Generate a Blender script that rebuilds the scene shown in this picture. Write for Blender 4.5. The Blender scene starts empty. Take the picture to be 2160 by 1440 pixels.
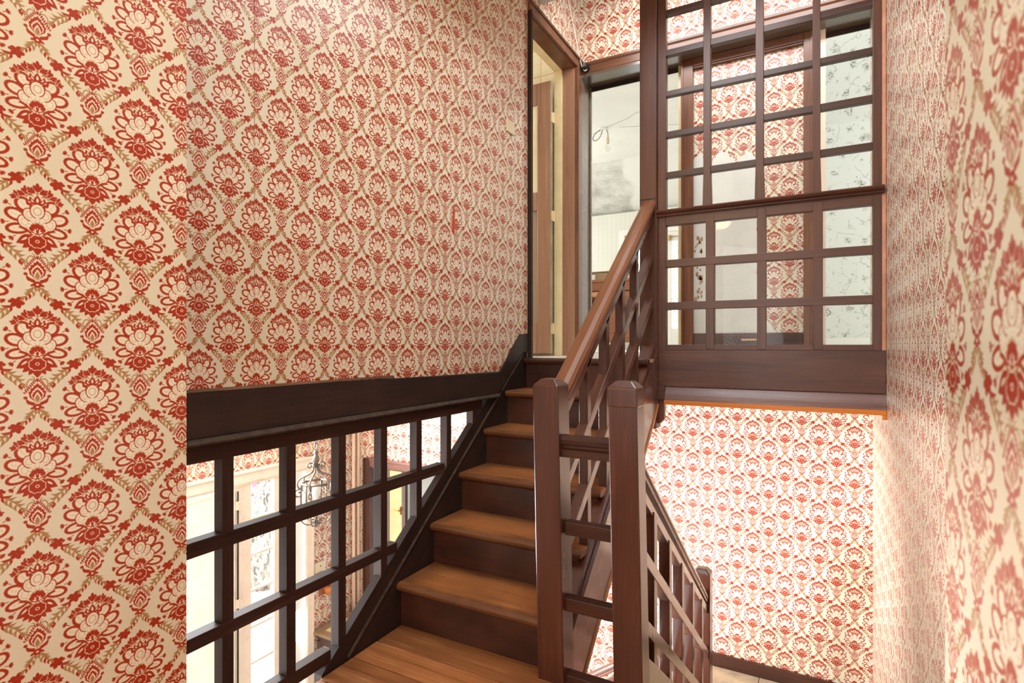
import bpy, bmesh, math, random
import numpy as np
from mathutils import Vector, Matrix
random.seed(7)
SC = bpy.context.scene
COL = SC.collection
R = math.radians

# ------------------------------------------------------------------ camera
cam_d = bpy.data.cameras.new('camera')
cam = bpy.data.objects.new('camera', cam_d); COL.objects.link(cam)
cam.location = (0, 0, 1.12); cam.rotation_euler = (R(90), 0, R(28.6))
cam_d.sensor_width = 36; cam_d.lens = 36*1175/2160; cam_d.shift_y = 8/2160
cam_d.clip_start = .02; cam_d.clip_end = 200
cam_d.dof.use_dof = True; cam_d.dof.focus_distance = 1.9; cam_d.dof.aperture_fstop = 6.3
SC.camera = cam
# ------------------------------------------------------------------ view, world, lights
SC.view_settings.view_transform = 'Standard'; SC.view_settings.look = 'None'
SC.view_settings.exposure = 0.0; SC.view_settings.gamma = 1; SC.view_settings.use_curve_mapping = False
SC.cycles.max_bounces = 10; SC.cycles.diffuse_bounces = 5; SC.cycles.glossy_bounces = 4
SC.cycles.transparent_max_bounces = 16; SC.cycles.caustics_reflective = False; SC.cycles.caustics_refractive = False
SC.cycles.sample_clamp_indirect = 6
W = bpy.data.worlds.new('daylight'); SC.world = W; W.use_nodes = True
bg = W.node_tree.nodes['Background']; bg.inputs[0].default_value = (.93, .97, 1, 1); bg.inputs[1].default_value = 4.0

def lamp(name, kind, loc, power, color=(1, 1, 1), rot=(0, 0, 0), size=.1, size_y=None, spread=None):
    d = bpy.data.lights.new(name, kind); d.energy = power; d.color = color
    if kind == 'AREA':
        d.size = size
        if size_y: d.shape = 'RECTANGLE'; d.size_y = size_y
        if spread: d.spread = R(spread)
    elif kind != 'SUN': d.shadow_soft_size = size
    o = bpy.data.objects.new(name, d); COL.objects.link(o); o.location = loc; o.rotation_euler = [R(a) for a in rot]
    return o
DAY = (.93, .98, 1); HALL = (.95, .98, 1); WARM = (1, .87, .42)
lamp('hall_window_daylight', 'AREA', (-3.80, 1.89, -.85), 22, HALL, (0, -90, 0), 1.9, 1.1)
lamp('hall_transom_daylight', 'AREA', (-3.80, 1.55, .60), 360, HALL, (0, -78, 0), .4, 2.7)
sun = lamp('sun', 'SUN', (-9, 2, 6), 6, (1, .95, .88), (0, -52, 12)); sun.data.angle = R(1)
lamp('hall_fill_light', 'AREA', (-3.2, 1.2, -.80), 88, HALL, (90, 0, -62), 1.0, 1.6, 75)  # floating lamp added mid-hall to brighten the lower right wall corner
lamp('stairwell_fill_light', 'AREA', (-.5, 1.7, 3.04), 34, (.91, .97, 1), (0, -20, 0), .8, 1.6)  # soft fill added under the ceiling, no fitting there
lamp('corridor_bulb', 'POINT', (-.98, -.85, 2.6), 29, WARM, size=.12)
lamp('corridor_fill_light', 'AREA', (-.55, -1.4, 1.5), 52, DAY, (90, 0, -46), 1.2, 1.6)  # fill added behind the camera for the near right wall, no window there
lamp('upper_room_fill_light', 'AREA', (-4.3, 5.4, 2.3), 64, (1, 1, .98), (0, -90, 0), 1.4, 1.4)  # added room fill, the side wall is solid
lamp('floral_room_fill_light', 'AREA', (2.8, 4.9, 2.4), 46, (1, 1, .97), (0, 90, 0), 1.4, 1.4)  # fill added out of view to light the floral paper, no window there
lamp('plaid_room_fill_light', 'AREA', (-4.2, 2.8, 2.4), 45, (1, .95, .85), (0, -90, 0), 1.3, 1.3)  # unseen warm fill added inside the plaid room, no window there
lamp('upper_passage_fill_light', 'AREA', (-.5, 3.14, 3.32), 17, (.97, .99, 1), (40, 0, 0), 1.4, .2)  # added above the view to brighten the papered panel
lamp('back_hall_light', 'POINT', (-3.2, 5.0, .3), 25, (1, .9, .75), size=.1)  # point light in the room behind the hall, no bulb modelled

# ------------------------------------------------------------------ mesh helpers
class MB:
    def __init__(s): s.v = []; s.f = []
    def add(s, vs, fs):
        n = len(s.v); s.v += [tuple(p) for p in vs]; s.f += [tuple(i+n for i in f) for f in fs]; return s
    def box(s, x0, x1, y0, y1, z0, z1):
        return s.add([(x0,y0,z0),(x1,y0,z0),(x1,y1,z0),(x0,y1,z0),(x0,y0,z1),(x1,y0,z1),(x1,y1,z1),(x0,y1,z1)],
                     [(3,2,1,0),(4,5,6,7),(0,1,5,4),(1,2,6,5),(2,3,7,6),(3,0,4,7)])
    def prism(s, poly, axis, a0, a1):
        mk = {'x': lambda p, a: (a, p[0], p[1]), 'y': lambda p, a: (p[0], a, p[1]), 'z': lambda p, a: (p[0], p[1], a)}[axis]
        n = len(poly)
        return s.add([mk(p, a0) for p in poly]+[mk(p, a1) for p in poly],
                     [tuple(range(n))[::-1], tuple(range(n, 2*n))]+[(i, (i+1) % n, n+(i+1) % n, n+i) for i in range(n)])
    def sbar(s, x0, x1, ya, yb, zt, slope, th, yref=2.4):      # sloping bar, plumb-cut ends; zt = top at yref
        a = zt+slope*(ya-yref); b = zt+slope*(yb-yref)
        return s.prism([(ya, a-th), (yb, b-th), (yb, b), (ya, a)], 'x', x0, x1)
    def sweep(s, prof, p0, p1, side):                           # profile (side offset, height) between two points
        p0, p1, sd = Vector(p0), Vector(p1), Vector(side); n = len(prof)
        vs = [p+sd*a+Vector((0, 0, b)) for p in (p0, p1) for a, b in prof]
        return s.add(vs, [tuple(range(n)), tuple(range(n, 2*n))[::-1]]+[(i, n+i, n+(i+1) % n, (i+1) % n) for i in range(n)])
    def tube(s, pts, r, n=8, closed=False):
        pts = [Vector(p) for p in pts]; m = len(pts); rr = r if hasattr(r, '__len__') else [r]*m
        up = Vector((.31, .17, .93)); vs = []; fs = []
        for i, p in enumerate(pts):
            d = (pts[(i+1) % m]-pts[i-1]) if closed else (pts[min(i+1, m-1)]-pts[max(i-1, 0)])
            d.normalize(); a = d.cross(up)
            if a.length < .05: a = d.cross(Vector((1, 0, 0)))
            a.normalize(); b = d.cross(a)
            vs += [p+(a*math.cos(2*math.pi*k/n)+b*math.sin(2*math.pi*k/n))*rr[i] for k in range(n)]
        for i in range(m if closed else m-1):
            j = (i+1) % m
            fs += [(i*n+k, i*n+(k+1) % n, j*n+(k+1) % n, j*n+k) for k in range(n)]
        if not closed: fs += [tuple(range(n))[::-1], tuple(range((m-1)*n, m*n))]
        return s.add(vs, fs)
    def lathe(s, c, prof, n=16):                                # prof = (radius, z)
        vs = []; fs = []; m = len(prof)
        for r, z in prof: vs += [(c[0]+r*math.cos(2*math.pi*k/n), c[1]+r*math.sin(2*math.pi*k/n), c[2]+z) for k in range(n)]
        for i in range(m-1): fs += [(i*n+k, i*n+(k+1) % n, (i+1)*n+(k+1) % n, (i+1)*n+k) for k in range(n)]
        fs += [tuple(range(n))[::-1], tuple(range((m-1)*n, m*n))]
        return s.add(vs, fs)
    def build(s, name, mat, parent=None, bevel=0, smooth=False, label=None, kind=None):
        off = Vector((0, 0, 0)); p = parent
        while p is not None: off += Vector(p.location); p = p.parent
        me = bpy.data.meshes.new(name)
        me.from_pydata([Vector(v)-off for v in s.v], [], s.f)
        bm = bmesh.new(); bm.from_mesh(me); bmesh.ops.recalc_face_normals(bm, faces=bm.faces); bm.to_mesh(me); bm.free()
        if smooth:
            for q in me.polygons: q.use_smooth = True
        me.materials.append(mat)
        o = bpy.data.objects.new(name, me); COL.objects.link(o)
        if parent is not None: o.parent = parent
        if bevel:
            b = o.modifiers.new('edge', 'BEVEL'); b.width = bevel; b.segments = 2; b.limit_method = 'ANGLE'; b.angle_limit = R(40)
        if label: o['label'] = label
        if kind: o['kind'] = kind
        return o

def box(*a): return MB().box(*a)
def thing(name, loc, label=None, cat=None, group=None, kind=None):
    o = bpy.data.objects.new(name, None); COL.objects.link(o); o.location = loc; o.empty_display_size = .05
    return tag(o, label, cat, group, kind)
def tag(o, label=None, cat=None, group=None, kind=None):
    if label: o['label'] = label
    if cat: o['category'] = cat
    if group: o['group'] = group
    if kind: o['kind'] = kind
    return o
def struct(o, label=None): return tag(o, label, kind='structure')

# ------------------------------------------------------------------ materials
def newmat(name):
    m = bpy.data.materials.new(name); m.use_nodes = True; nt = m.node_tree
    return m, nt, nt.nodes['Principled BSDF'], nt.nodes.new, nt.links.new
def srgb(c): return tuple((x/12.92 if x <= .04045 else ((x+.055)/1.055)**2.4) for x in c)
def c255(*c): return srgb([x/255 for x in c])
def mixc(N, L, a, b, fac, mode='MIX'):
    n = N('ShaderNodeMix'); n.data_type = 'RGBA'; n.blend_type = mode
    for s, v in ((6, a), (7, b), (0, fac)):
        if hasattr(v, 'links'): L(v, n.inputs[s])
        elif s == 0: n.inputs[0].default_value = v
        else: n.inputs[s].default_value = (*v[:3], 1)
    return n.outputs[2]
def math_(N, L, op, a, b=None, c=None):
    n = N('ShaderNodeMath'); n.operation = op
    for i, v in enumerate((a, b, c)):
        if v is None: continue
        if hasattr(v, 'links'): L(v, n.inputs[i])
        else: n.inputs[i].default_value = v
    return n.outputs[0]
def noise(N, L, vec, scale, detail=4, rough=.55, dist=0):
    n = N('ShaderNodeTexNoise'); n.inputs['Scale'].default_value = scale; n.inputs['Detail'].default_value = detail
    n.inputs['Roughness'].default_value = rough; n.inputs['Distortion'].default_value = dist
    if vec is not None: L(vec, n.inputs['Vector'])
    return n.outputs['Fac']
def ramp(N, L, fac, stops):
    r = N('ShaderNodeValToRGB'); r.color_ramp.interpolation = 'EASE'; e = r.color_ramp.elements
    while len(e) < len(stops): e.new(.5)
    for k, (p, c) in zip(e, stops): k.position = p; k.color = (*c[:3], 1) if hasattr(c, '__len__') else (c, c, c, 1)
    L(fac, r.inputs[0]); return r.outputs[0]
def vmap(N, L, vec, scale=(1, 1, 1), rot=(0, 0, 0), loc=(0, 0, 0)):
    m = N('ShaderNodeMapping'); m.inputs['Rotation'].default_value = rot; m.inputs['Location'].default_value = loc
    m2 = N('ShaderNodeMapping'); m2.inputs['Scale'].default_value = scale
    L(vec, m.inputs['Vector']); L(m.outputs[0], m2.inputs['Vector']); return m2.outputs[0]
def bump(N, L, P, h, strength, dist=.002):
    b = N('ShaderNodeBump'); b.inputs['Strength'].default_value = strength; b.inputs['Distance'].default_value = dist
    L(h, b.inputs['Height']); L(b.outputs[0], P.inputs['Normal'])
def wood(name, dark, mid, light, axis='y', rough=.38, slope=0, wear=None, wearamt=.3, coat=.0, knots=False, var=0, edge=None, spec=.5):
    m, nt, P, N, L = newmat(name)
    pos = N('ShaderNodeNewGeometry').outputs['Position']
    inf = N('ShaderNodeObjectInfo').outputs['Random']
    cmb = N('ShaderNodeCombineXYZ'); s = math_(N, L, 'MULTIPLY', inf, 31.7)
    for i in range(3): L(s, cmb.inputs[i])
    va = N('ShaderNodeVectorMath'); va.operation = 'ADD'; L(pos, va.inputs[0]); L(cmb.outputs[0], va.inputs[1])
    long, wide = 1.1, 13.
    sc = {'x': (long, wide, wide), 'y': (wide, long, wide), 'z': (wide, wide, long)}[axis]
    rot = (-math.atan(slope), 0, 0) if axis == 'y' else (0, math.atan(slope), 0)
    v = vmap(N, L, va.outputs[0], sc, rot)
    n1 = noise(N, L, v, 1.0, 5, .6, .8 if knots else .35)
    v2 = vmap(N, L, va.outputs[0], tuple(k*6 if k > 2 else k*3 for k in sc), rot)
    n2 = noise(N, L, v2, 1.4, 3, .6)
    n3 = noise(N, L, va.outputs[0], 5.0, 2, .5)
    g = math_(N, L, 'ADD', math_(N, L, 'MULTIPLY', n1, .62), math_(N, L, 'MULTIPLY', n2, .38))
    col = ramp(N, L, g, [(.30, dark), (.50, mid), (.70, light)])
    if wear is not None:
        f = ramp(N, L, n3, [(.25, 0), (.85, wearamt)])
        col = mixc(N, L, col, wear, f)
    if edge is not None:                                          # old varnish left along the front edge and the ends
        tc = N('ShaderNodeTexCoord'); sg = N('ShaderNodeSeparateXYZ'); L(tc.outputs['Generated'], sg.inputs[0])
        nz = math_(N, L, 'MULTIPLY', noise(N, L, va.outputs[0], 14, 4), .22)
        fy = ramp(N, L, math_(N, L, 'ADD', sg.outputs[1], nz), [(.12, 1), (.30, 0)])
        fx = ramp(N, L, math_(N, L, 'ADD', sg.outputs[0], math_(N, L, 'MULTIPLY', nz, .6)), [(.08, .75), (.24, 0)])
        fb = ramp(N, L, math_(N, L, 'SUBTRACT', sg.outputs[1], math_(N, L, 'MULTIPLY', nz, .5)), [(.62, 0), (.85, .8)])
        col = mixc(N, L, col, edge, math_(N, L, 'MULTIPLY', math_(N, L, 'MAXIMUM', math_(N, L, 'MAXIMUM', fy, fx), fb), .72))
    if var:
        k_ = math_(N, L, 'ADD', math_(N, L, 'MULTIPLY', inf, 2*var), 1-var); cc = N('ShaderNodeCombineXYZ')
        for i in range(3): L(k_, cc.inputs[i])
        col = mixc(N, L, col, cc.outputs[0], 1.0, 'MULTIPLY')
    L(col, P.inputs['Base Color'])
    L(math_(N, L, 'ADD', math_(N, L, 'MULTIPLY', n3, .05), rough-.01), P.inputs['Roughness'])
    P.inputs['Specular IOR Level'].default_value = spec
    P.inputs['Coat Weight'].default_value = coat; P.inputs['Coat Roughness'].default_value = .2
    bump(N, L, P, g, .25, .0015)
    return m
def paint(name, col, rough=.5, mottle=.06, scale=3, spec=.4, bumpy=.05, dirt=None):
    m, nt, P, N, L = newmat(name)
    pos = N('ShaderNodeNewGeometry').outputs['Position']
    n = noise(N, L, pos, scale, 5, .6); d = tuple(max(0, k*(1-mottle*2)) for k in col); l = tuple(min(1, k*(1+mottle)) for k in col)
    c = ramp(N, L, n, [(.35, d), (.65, l)])
    if dirt is not None:
        f = ramp(N, L, noise(N, L, pos, scale*1.7, 7, .7, .4), [(.55, 0), (.75, .55)]); c = mixc(N, L, c, dirt, f)
    L(c, P.inputs['Base Color']); P.inputs['Roughness'].default_value = rough; P.inputs['Specular IOR Level'].default_value = spec
    if bumpy: bump(N, L, P, noise(N, L, pos, 60, 3), bumpy)
    return m
def plain(name, col, rough=.5, metal=0):
    m, nt, P, N, L = newmat(name); P.inputs['Base Color'].default_value = (*col, 1)
    P.inputs['Roughness'].default_value = rough; P.inputs['Metallic'].default_value = metal; return m
def glassmat(name, tint=(1, 1, 1), gloss=.10, rough=.02):
    m, nt, P, N, L = newmat(name); nt.nodes.remove(P)
    out = nt.nodes['Material Output']; t = N('ShaderNodeBsdfTransparent'); t.inputs[0].default_value = (*tint, 1)
    g = N('ShaderNodeBsdfGlossy'); g.inputs['Roughness'].default_value = rough
    fr = N('ShaderNodeFresnel'); fr.inputs[0].default_value = 1.45
    mx = N('ShaderNodeMixShader'); L(math_(N, L, 'MULTIPLY', fr.outputs[0], .15), mx.inputs[0]); L(t.outputs[0], mx.inputs[1]); L(g.outputs[0], mx.inputs[2]); L(mx.outputs[0], out.inputs[0])
    return m

def wallpaper_pixels(TW=576, SS=2):
    """Damask tile, drawn shape by shape into an array (no image file is read)."""
    
    ASP = .2255/.1775
    w, h = TW*SS, int(round(TW*ASP))*SS
    px = w                                     # pixels per unit (unit = tile width)
    R = (.66,.185,.07); T = (.68,.53,.35); B = (.885,.885,.81); L = (.925,.922,.86); D = (.80,.71,.57)
    img = np.zeros((h, w, 3), np.float32); img[:] = B
    msk = np.zeros((h, w), bool)
    def fill(P, col):
        P = np.asarray(P, float)
        X = P[:,0]*px; Yv = P[:,1]*px
        x0, x1, y0, y1 = int(X.min())-1, int(X.max())+2, int(Yv.min())-1, int(Yv.max())+2
        gx, gy = np.meshgrid(np.arange(x0, x1)+.5, np.arange(y0, y1)+.5)
        ins = np.zeros(gx.shape, bool)
        xj, yj = X[-1], Yv[-1]
        for xi, yi in zip(X, Yv):
            if yi != yj:
                c = ((yi > gy) != (yj > gy)) & (gx < (xj-xi)*(gy-yi)/(yj-yi)+xi)
                ins ^= c
            xj, yj = xi, yi
        r, c = np.nonzero(ins)
        r = (r+y0) % h; c = (c+x0) % w
        img[r, c] = col; msk[r, c] = True
    def ell(cx, cy, rx, ry, a=0, n=26, sc=0, sn=9):
        ca, sa = math.cos(a), math.sin(a); out = []
        m = n if not sc else 72
        for i in range(m):
            t = 2*math.pi*i/m
            k = 1+sc*(abs(math.sin(sn*t))-.5)
            x, y = rx*k*math.cos(t), ry*k*math.sin(t)
            out.append((cx+x*ca-y*sa, cy+x*sa+y*ca))
        return out
    def leaf(x0, y0, x1, y1, wd, bend=0, n=9):
        dx, dy = x1-x0, y1-y0; l = math.hypot(dx, dy) or 1e-6; nx, ny = -dy/l, dx/l
        a, b = [], []
        for i in range(n+1):
            t = i/n; o = bend*l*math.sin(math.pi*t); k = wd*math.sin(math.pi*min(1, t**.75*1.0))
            cx, cy = x0+dx*t+nx*o, y0+dy*t+ny*o
            a.append((cx+nx*k, cy+ny*k)); b.append((cx-nx*k, cy-ny*k))
        return a+b[::-1]
    def stroke(pts, wd):
        pts = [np.array(p, float) for p in pts]; a, b = [], []
        for i, p in enumerate(pts):
            d = pts[min(i+1, len(pts)-1)]-pts[max(i-1, 0)]; d /= (np.hypot(*d) or 1)
            nn = np.array((-d[1], d[0]))*wd*(.55+.45*math.sin(math.pi*(i+.5)/len(pts)))
            a.append(p+nn); b.append(p-nn)
        return np.array(a+b[::-1])
    def spline(ctrl, n=22):
        c = [np.array(p, float) for p in ctrl]; c = [2*c[0]-c[1]]+c+[2*c[-1]-c[-2]]; out = []
        for i in range(1, len(c)-2):
            for k in range(n//(len(c)-3)+1):
                t = k/(n//(len(c)-3)+1)
                p0, p1, p2, p3 = c[i-1:i+3]
                out.append(.5*((2*p1)+(-p0+p2)*t+(2*p0-5*p1+4*p2-p3)*t*t+(-p0+3*p1-3*p2+p3)*t**3))
        out.append(c[-2]); return out
    def both(P, col):
        P = np.asarray(P, float)
        fill(P, col); Q = P.copy(); Q[:,0] *= -1; fill(Q, col)
    def tulip(cx, cy, s, a):
        ca, sa = math.cos(a), math.sin(a)
        def m(P): return [(cx+(x*ca-y*sa)*s, cy+(x*sa+y*ca)*s) for x, y in P]
        return [m(leaf(0,-.35,0,.82,.21)), m(leaf(-.05,-.35,-.64,.46,.21,.15)), m(leaf(.05,-.35,.64,.46,.21,-.15)),
                m(leaf(-.1,-.3,-.75,-.08,.11,.12)), m(leaf(.1,-.3,.75,-.08,.11,-.12)), m(ell(0,-.2,.22,.2))], m(ell(0,-.42,.12,.16))
    rad = math.radians
    # ---- the large flower
    for cx, cy, rl, rw, a in ((.120,.142,.074,.062,rad(56)), (.186,.028,.082,.058,rad(20)), (.166,-.112,.092,.050,rad(-10))):
        both(ell(cx, cy, rl+.007, rw+.007, a, sc=.09, sn=10), R)
        both(ell(cx-.004, cy, rl-.016, rw-.015, a), D)
        both(ell(cx-.002, cy, rl-.023, rw-.021, a), L)
        for k in (-.035,-.005,.025):
            both(ell(cx+k*math.cos(a), cy+k*math.sin(a), .009, .009), D)
            both(ell(cx+k*math.cos(a), cy+k*math.sin(a), .006, .006), L)
    for cx, cy, rx, ry, a in ((.105,-.035,.060,.075,rad(-25)), (.070,.045,.055,.068,rad(-18)), (0,.090,.066,.080,0)):
        both(ell(cx, cy, rx, ry, a), R); both(ell(cx, cy, rx-.009, ry-.009, a), L)
        for k in range(9):
            t = k*.7; both(ell(cx+.5*rx*math.cos(t), cy+.5*ry*math.sin(t), .007, .006), D)
    both(ell(0,-.06,.075,.08), L)
    both(ell(0,-.095,.094,.095), D)
    for k in range(9):
        t = rad(-10+200*k/8); fill(ell(.078*math.cos(t), -.092+.080*math.sin(t), .0145, .0165, t), L)
    fill(ell(0,-.10,.066,.062), L)
    for t in (10, 50, 90, 130, 170):
        fill(ell(.045*math.cos(rad(t)), -.105+.042*math.sin(rad(t)), .026, .026), R)
    fill(ell(0,-.115,.05,.035), R)
    for t in (20, 55, 90, 125, 160):
        fill(leaf(0,-.135,.047*math.cos(rad(t)), -.137+.055*math.sin(rad(t)), .010), L)
    fill(ell(0,-.118,.013,.020), R)
    both(stroke(spline([(.005,-.150),(.035,-.165),(.058,-.150),(.05,-.130),(.034,-.138)]), .006), R)
    both(stroke(spline([(.06,-.14),(.09,-.115),(.125,-.10),(.155,-.095)]), .012), R)
    both(leaf(.052,-.165,.178,-.262,.046,-.06), R); both(leaf(.085,-.190,.138,-.232,.010), L)
    both(leaf(.062,-.250,.126,-.304,.024), R); both(leaf(.034,-.272,.074,-.336,.022), R)
    fill(leaf(0,-.280,0,-.366,.034), R)
    fill(ell(0,-.225,.076,.067, sc=.12, sn=4), B); fill(ell(0,-.225,.068,.060, sc=.14, sn=4), R)
    fill(ell(0,-.222,.019,.017), L); fill(ell(0,-.222,.012,.010), R)
    # crown
    def heart(cx, cy, k, a):          # one broad notched petal
        ca, sa = math.cos(a), math.sin(a)
        return [(cx+(x*ca-y*sa)*k, cy+(x*sa+y*ca)*k) for x, y in ((0,0),(-.22,.22),(-.46,.52),(-.40,.82),(-.20,.74),(-.13,1.0),(0,1.12),(.13,1.0),(.20,.74),(.40,.82),(.46,.52),(.22,.22))]
    for cx, cy, k, a, both_ in ((.085,.242,.055,rad(38),1), (.160,.205,.066,rad(-30),1), (.168,.196,.060,rad(-74),1), (.100,.236,.072,rad(-64),1), (.088,.245,.086,rad(-12),1), (.018,.272,.080,rad(-54),1), (0,.282,.092,0,0)):
        fb_ = both if both_ else fill
        fb_(heart(cx+.006*math.sin(a), cy-.006*math.cos(a), k*1.17, a), B); fb_(heart(cx, cy, k, a), R)
    for cx, cy in ((.094,.232), (.163,.198)):
        both(ell(cx, cy, .015, .013), D); both(ell(cx, cy, .008, .007), T)
    fill(ell(0,.272,.015,.017), D); fill(ell(0,.272,.009,.010), T)
    fill(leaf(0,.160,0,.258,.032), R); fill(leaf(0,.180,0,.232,.011), L)
    both(leaf(.016,.160,.060,.236,.024,-.2), R); both(leaf(.028,.178,.050,.215,.007,-.2), L)
    both(leaf(.040,.160,.098,.196,.020,-.3), R); both(leaf(.052,.172,.080,.188,.006,-.2), L)
    both(stroke(spline([(.03,.235),(.055,.250),(.075,.240)]), .005), T)
    # sprigs between the petals
    for x, y, a in ((.246,.128,30), (.268,-.062,-8), (.205,-.208,-45)):
        for d in (-38, 0, 38):
            t = rad(a+d); both(leaf(x, y, x+.040*math.cos(t), y+.040*math.sin(t), .012), R)
        t = rad(a+180); both(stroke([(x, y), (x+.018*math.cos(t), y+.018*math.sin(t)), (x+.035*math.cos(t), y+.035*math.sin(t))], .004), R)
    # ---- the medallion below
    my = -.545
    def sp(k, y0):      # spade outline
        return [(x*k, my+y0+y*k) for x, y in ((0,.115),(.018,.090),(.030,.092),(.036,.066),(.056,.062),(.058,.036),(.076,.022),(.070,-.005),(.066,-.03),(.040,-.055),(.012,-.082),(0,-.09))]
    both(sp(1.0,.01)+[(0,my)], R); both(sp(.74,.0)+[(0,my)], L); both(sp(.60,-.006)+[(0,my)], R)
    both(leaf(0,my-.075,0,my+.035,.030), L); fill(leaf(0,my-.07,0,my+.012,.020), T)
    for k in range(8):
        t = k/7; x, y = .10-.085*t, my+.02+.125*t
        both(leaf(x, y, x+.020, y+.020, .008), R); both(leaf(x-.012, y+.006, x-.004, y+.032, .006), R)
    fill(leaf(0,my+.135,0,my+.172,.011), R)
    both(leaf(.015,my-.085,.098,my-.02,.017,-.25), R); both(ell(.100,my-.022,.018,.015), R)
    both(leaf(.02,my-.10,.075,my-.075,.015), R); both(leaf(.03,my-.125,.062,my-.145,.012), R)
    fill(ell(0,my-.125,.036,.033, sc=.2, sn=4), R); fill(ell(0,my-.125,.012,.010), L)
    both(stroke(spline([(.085,my+.075),(.088,my+.13),(.062,my+.165),(.030,my+.160),(.028,my+.182),(.048,my+.195)]), .006), T)
    # ---- the leafy branches
    main = spline([(.030,my-.150),(.062,my-.210),(.115,my-.275),(.180,my-.330),(.250,my-.385),(.320,my-.445),(.372,my-.520),(.402,my-.580)], 40)
    both(stroke(main, .0065), T)
    def q(t):
        i = min(len(main)-2, int(t*(len(main)-1))); p, n_ = main[i], main[i+1]; return p, math.atan2(n_[1]-p[1], n_[0]-p[0])
    for t, side, ln, wd, col, bend in (
        (.02,1,.085,.020,T,.25),(.02,-1,.060,.016,T,-.2),(.08,1,.075,.018,T,.2),(.10,-1,.070,.016,T,-.2),(.16,1,.060,.015,T,.2),(.18,-1,.062,.015,R,-.1),
        (.24,1,.070,.016,T,.15),(.26,-1,.050,.013,R,-.1),(.33,1,.055,.014,R,.1),
        (.50,1,.085,.018,R,.15),(.50,-1,.070,.015,R,-.1),(.57,1,.095,.018,T,.22),(.58,-1,.080,.016,T,-.2),(.65,1,.100,.018,T,.25),(.66,-1,.085,.017,T,-.2),
        (.73,1,.085,.017,T,.25),(.75,-1,.075,.016,T,-.2),(.81,1,.065,.014,T,.2),(.84,-1,.062,.014,R,-.15),(.90,-1,.050,.012,R,-.1),(.88,1,.055,.012,T,.2)):
        p, a = q(t); aa = a+side*rad(38)
        both(leaf(p[0], p[1], p[0]+ln*math.cos(aa), p[1]+ln*math.sin(aa), wd*.82, bend*side*-1), col)
    p, a = q(.42)
    for d in (0, 75, 150, 225, 290):
        both(ell(p[0]+.034*math.cos(a+rad(d)), p[1]+.032*math.sin(a+rad(d)), .030, .022, a+rad(d)), R)
    both(ell(p[0]+.055*math.cos(a+rad(50)), p[1]+.05*math.sin(a+rad(50)), .020,.016), R)
    both(ell(p[0]-.05*math.cos(a), p[1]-.05*math.sin(a), .017, .013, a), T)
    # half-drop: the same motif shifted by half a tile both ways
    i2 = np.roll(np.roll(img, h//2, 0), w//2, 1); m2 = np.roll(np.roll(msk, h//2, 0), w//2, 1)
    out = np.where((m2 & ~msk)[..., None], i2, img)
    out = out.reshape(h//SS, SS, w//SS, SS, 3).mean((1, 3))
    return out.astype(np.float32)              # row 0 = bottom
TILE = bpy.data.images.new('damask', 576, 732)
_px = np.ones((732, 576, 4), np.float32); _px[..., :3] = wallpaper_pixels()
TILE.pixels.foreach_set(_px.ravel()); TILE.update(); TILE.pack()
WU, HU = .1775, .2255
def damask(name, axis, a0, z0, wu=WU, hu=HU, rough=.28, tint=(1, 1, 1)):
    """Printed vinyl wallpaper on a wall that runs along `axis`; a flower is centred at (a0, z0)."""
    m, nt, P, N, L = newmat(name)
    pos = N('ShaderNodeNewGeometry').outputs['Position']
    sp = N('ShaderNodeSeparateXYZ'); L(pos, sp.inputs[0])
    sn = N('ShaderNodeSeparateXYZ'); ge = N('ShaderNodeNewGeometry'); L(ge.outputs['True Normal'], sn.inputs[0])
    side = math_(N, L, 'GREATER_THAN', math_(N, L, 'ABSOLUTE', sn.outputs[axis]), .6)      # paper turns the corner of the wall
    other = sp.outputs['X' if axis == 'Y' else 'Y']
    along = math_(N, L, 'ADD', math_(N, L, 'MULTIPLY', sp.outputs[axis], math_(N, L, 'SUBTRACT', 1, side)), math_(N, L, 'MULTIPLY', other, side))
    u = math_(N, L, 'DIVIDE', math_(N, L, 'SUBTRACT', along, a0), wu)
    v = math_(N, L, 'DIVIDE', math_(N, L, 'SUBTRACT', sp.outputs['Z'], z0), hu)
    cb = N('ShaderNodeCombineXYZ'); L(u, cb.inputs[0]); L(v, cb.inputs[1])
    t = N('ShaderNodeTexImage'); t.image = TILE; t.extension = 'REPEAT'; t.interpolation = 'Cubic'; L(cb.outputs[0], t.inputs[0])
    age = ramp(N, L, noise(N, L, pos, 1.7, 5, .6), [(.3, (.93, .90, .85)), (.7, (1, 1, 1))])
    c = mixc(N, L, t.outputs[0], age, 1.0, 'MULTIPLY'); c = mixc(N, L, c, tint, 1.0, 'MULTIPLY')
    L(c, P.inputs['Base Color'])
    P.inputs['Roughness'].default_value = rough; P.inputs['Specular IOR Level'].default_value = .45
    wv = vmap(N, L, pos, (260, 260, 420)); b1 = noise(N, L, wv, 1, 2); b2 = noise(N, L, pos, 4, 3)
    bump(N, L, P, math_(N, L, 'ADD', math_(N, L, 'MULTIPLY', b1, .05), b2), .35, .004)
    return m

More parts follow.
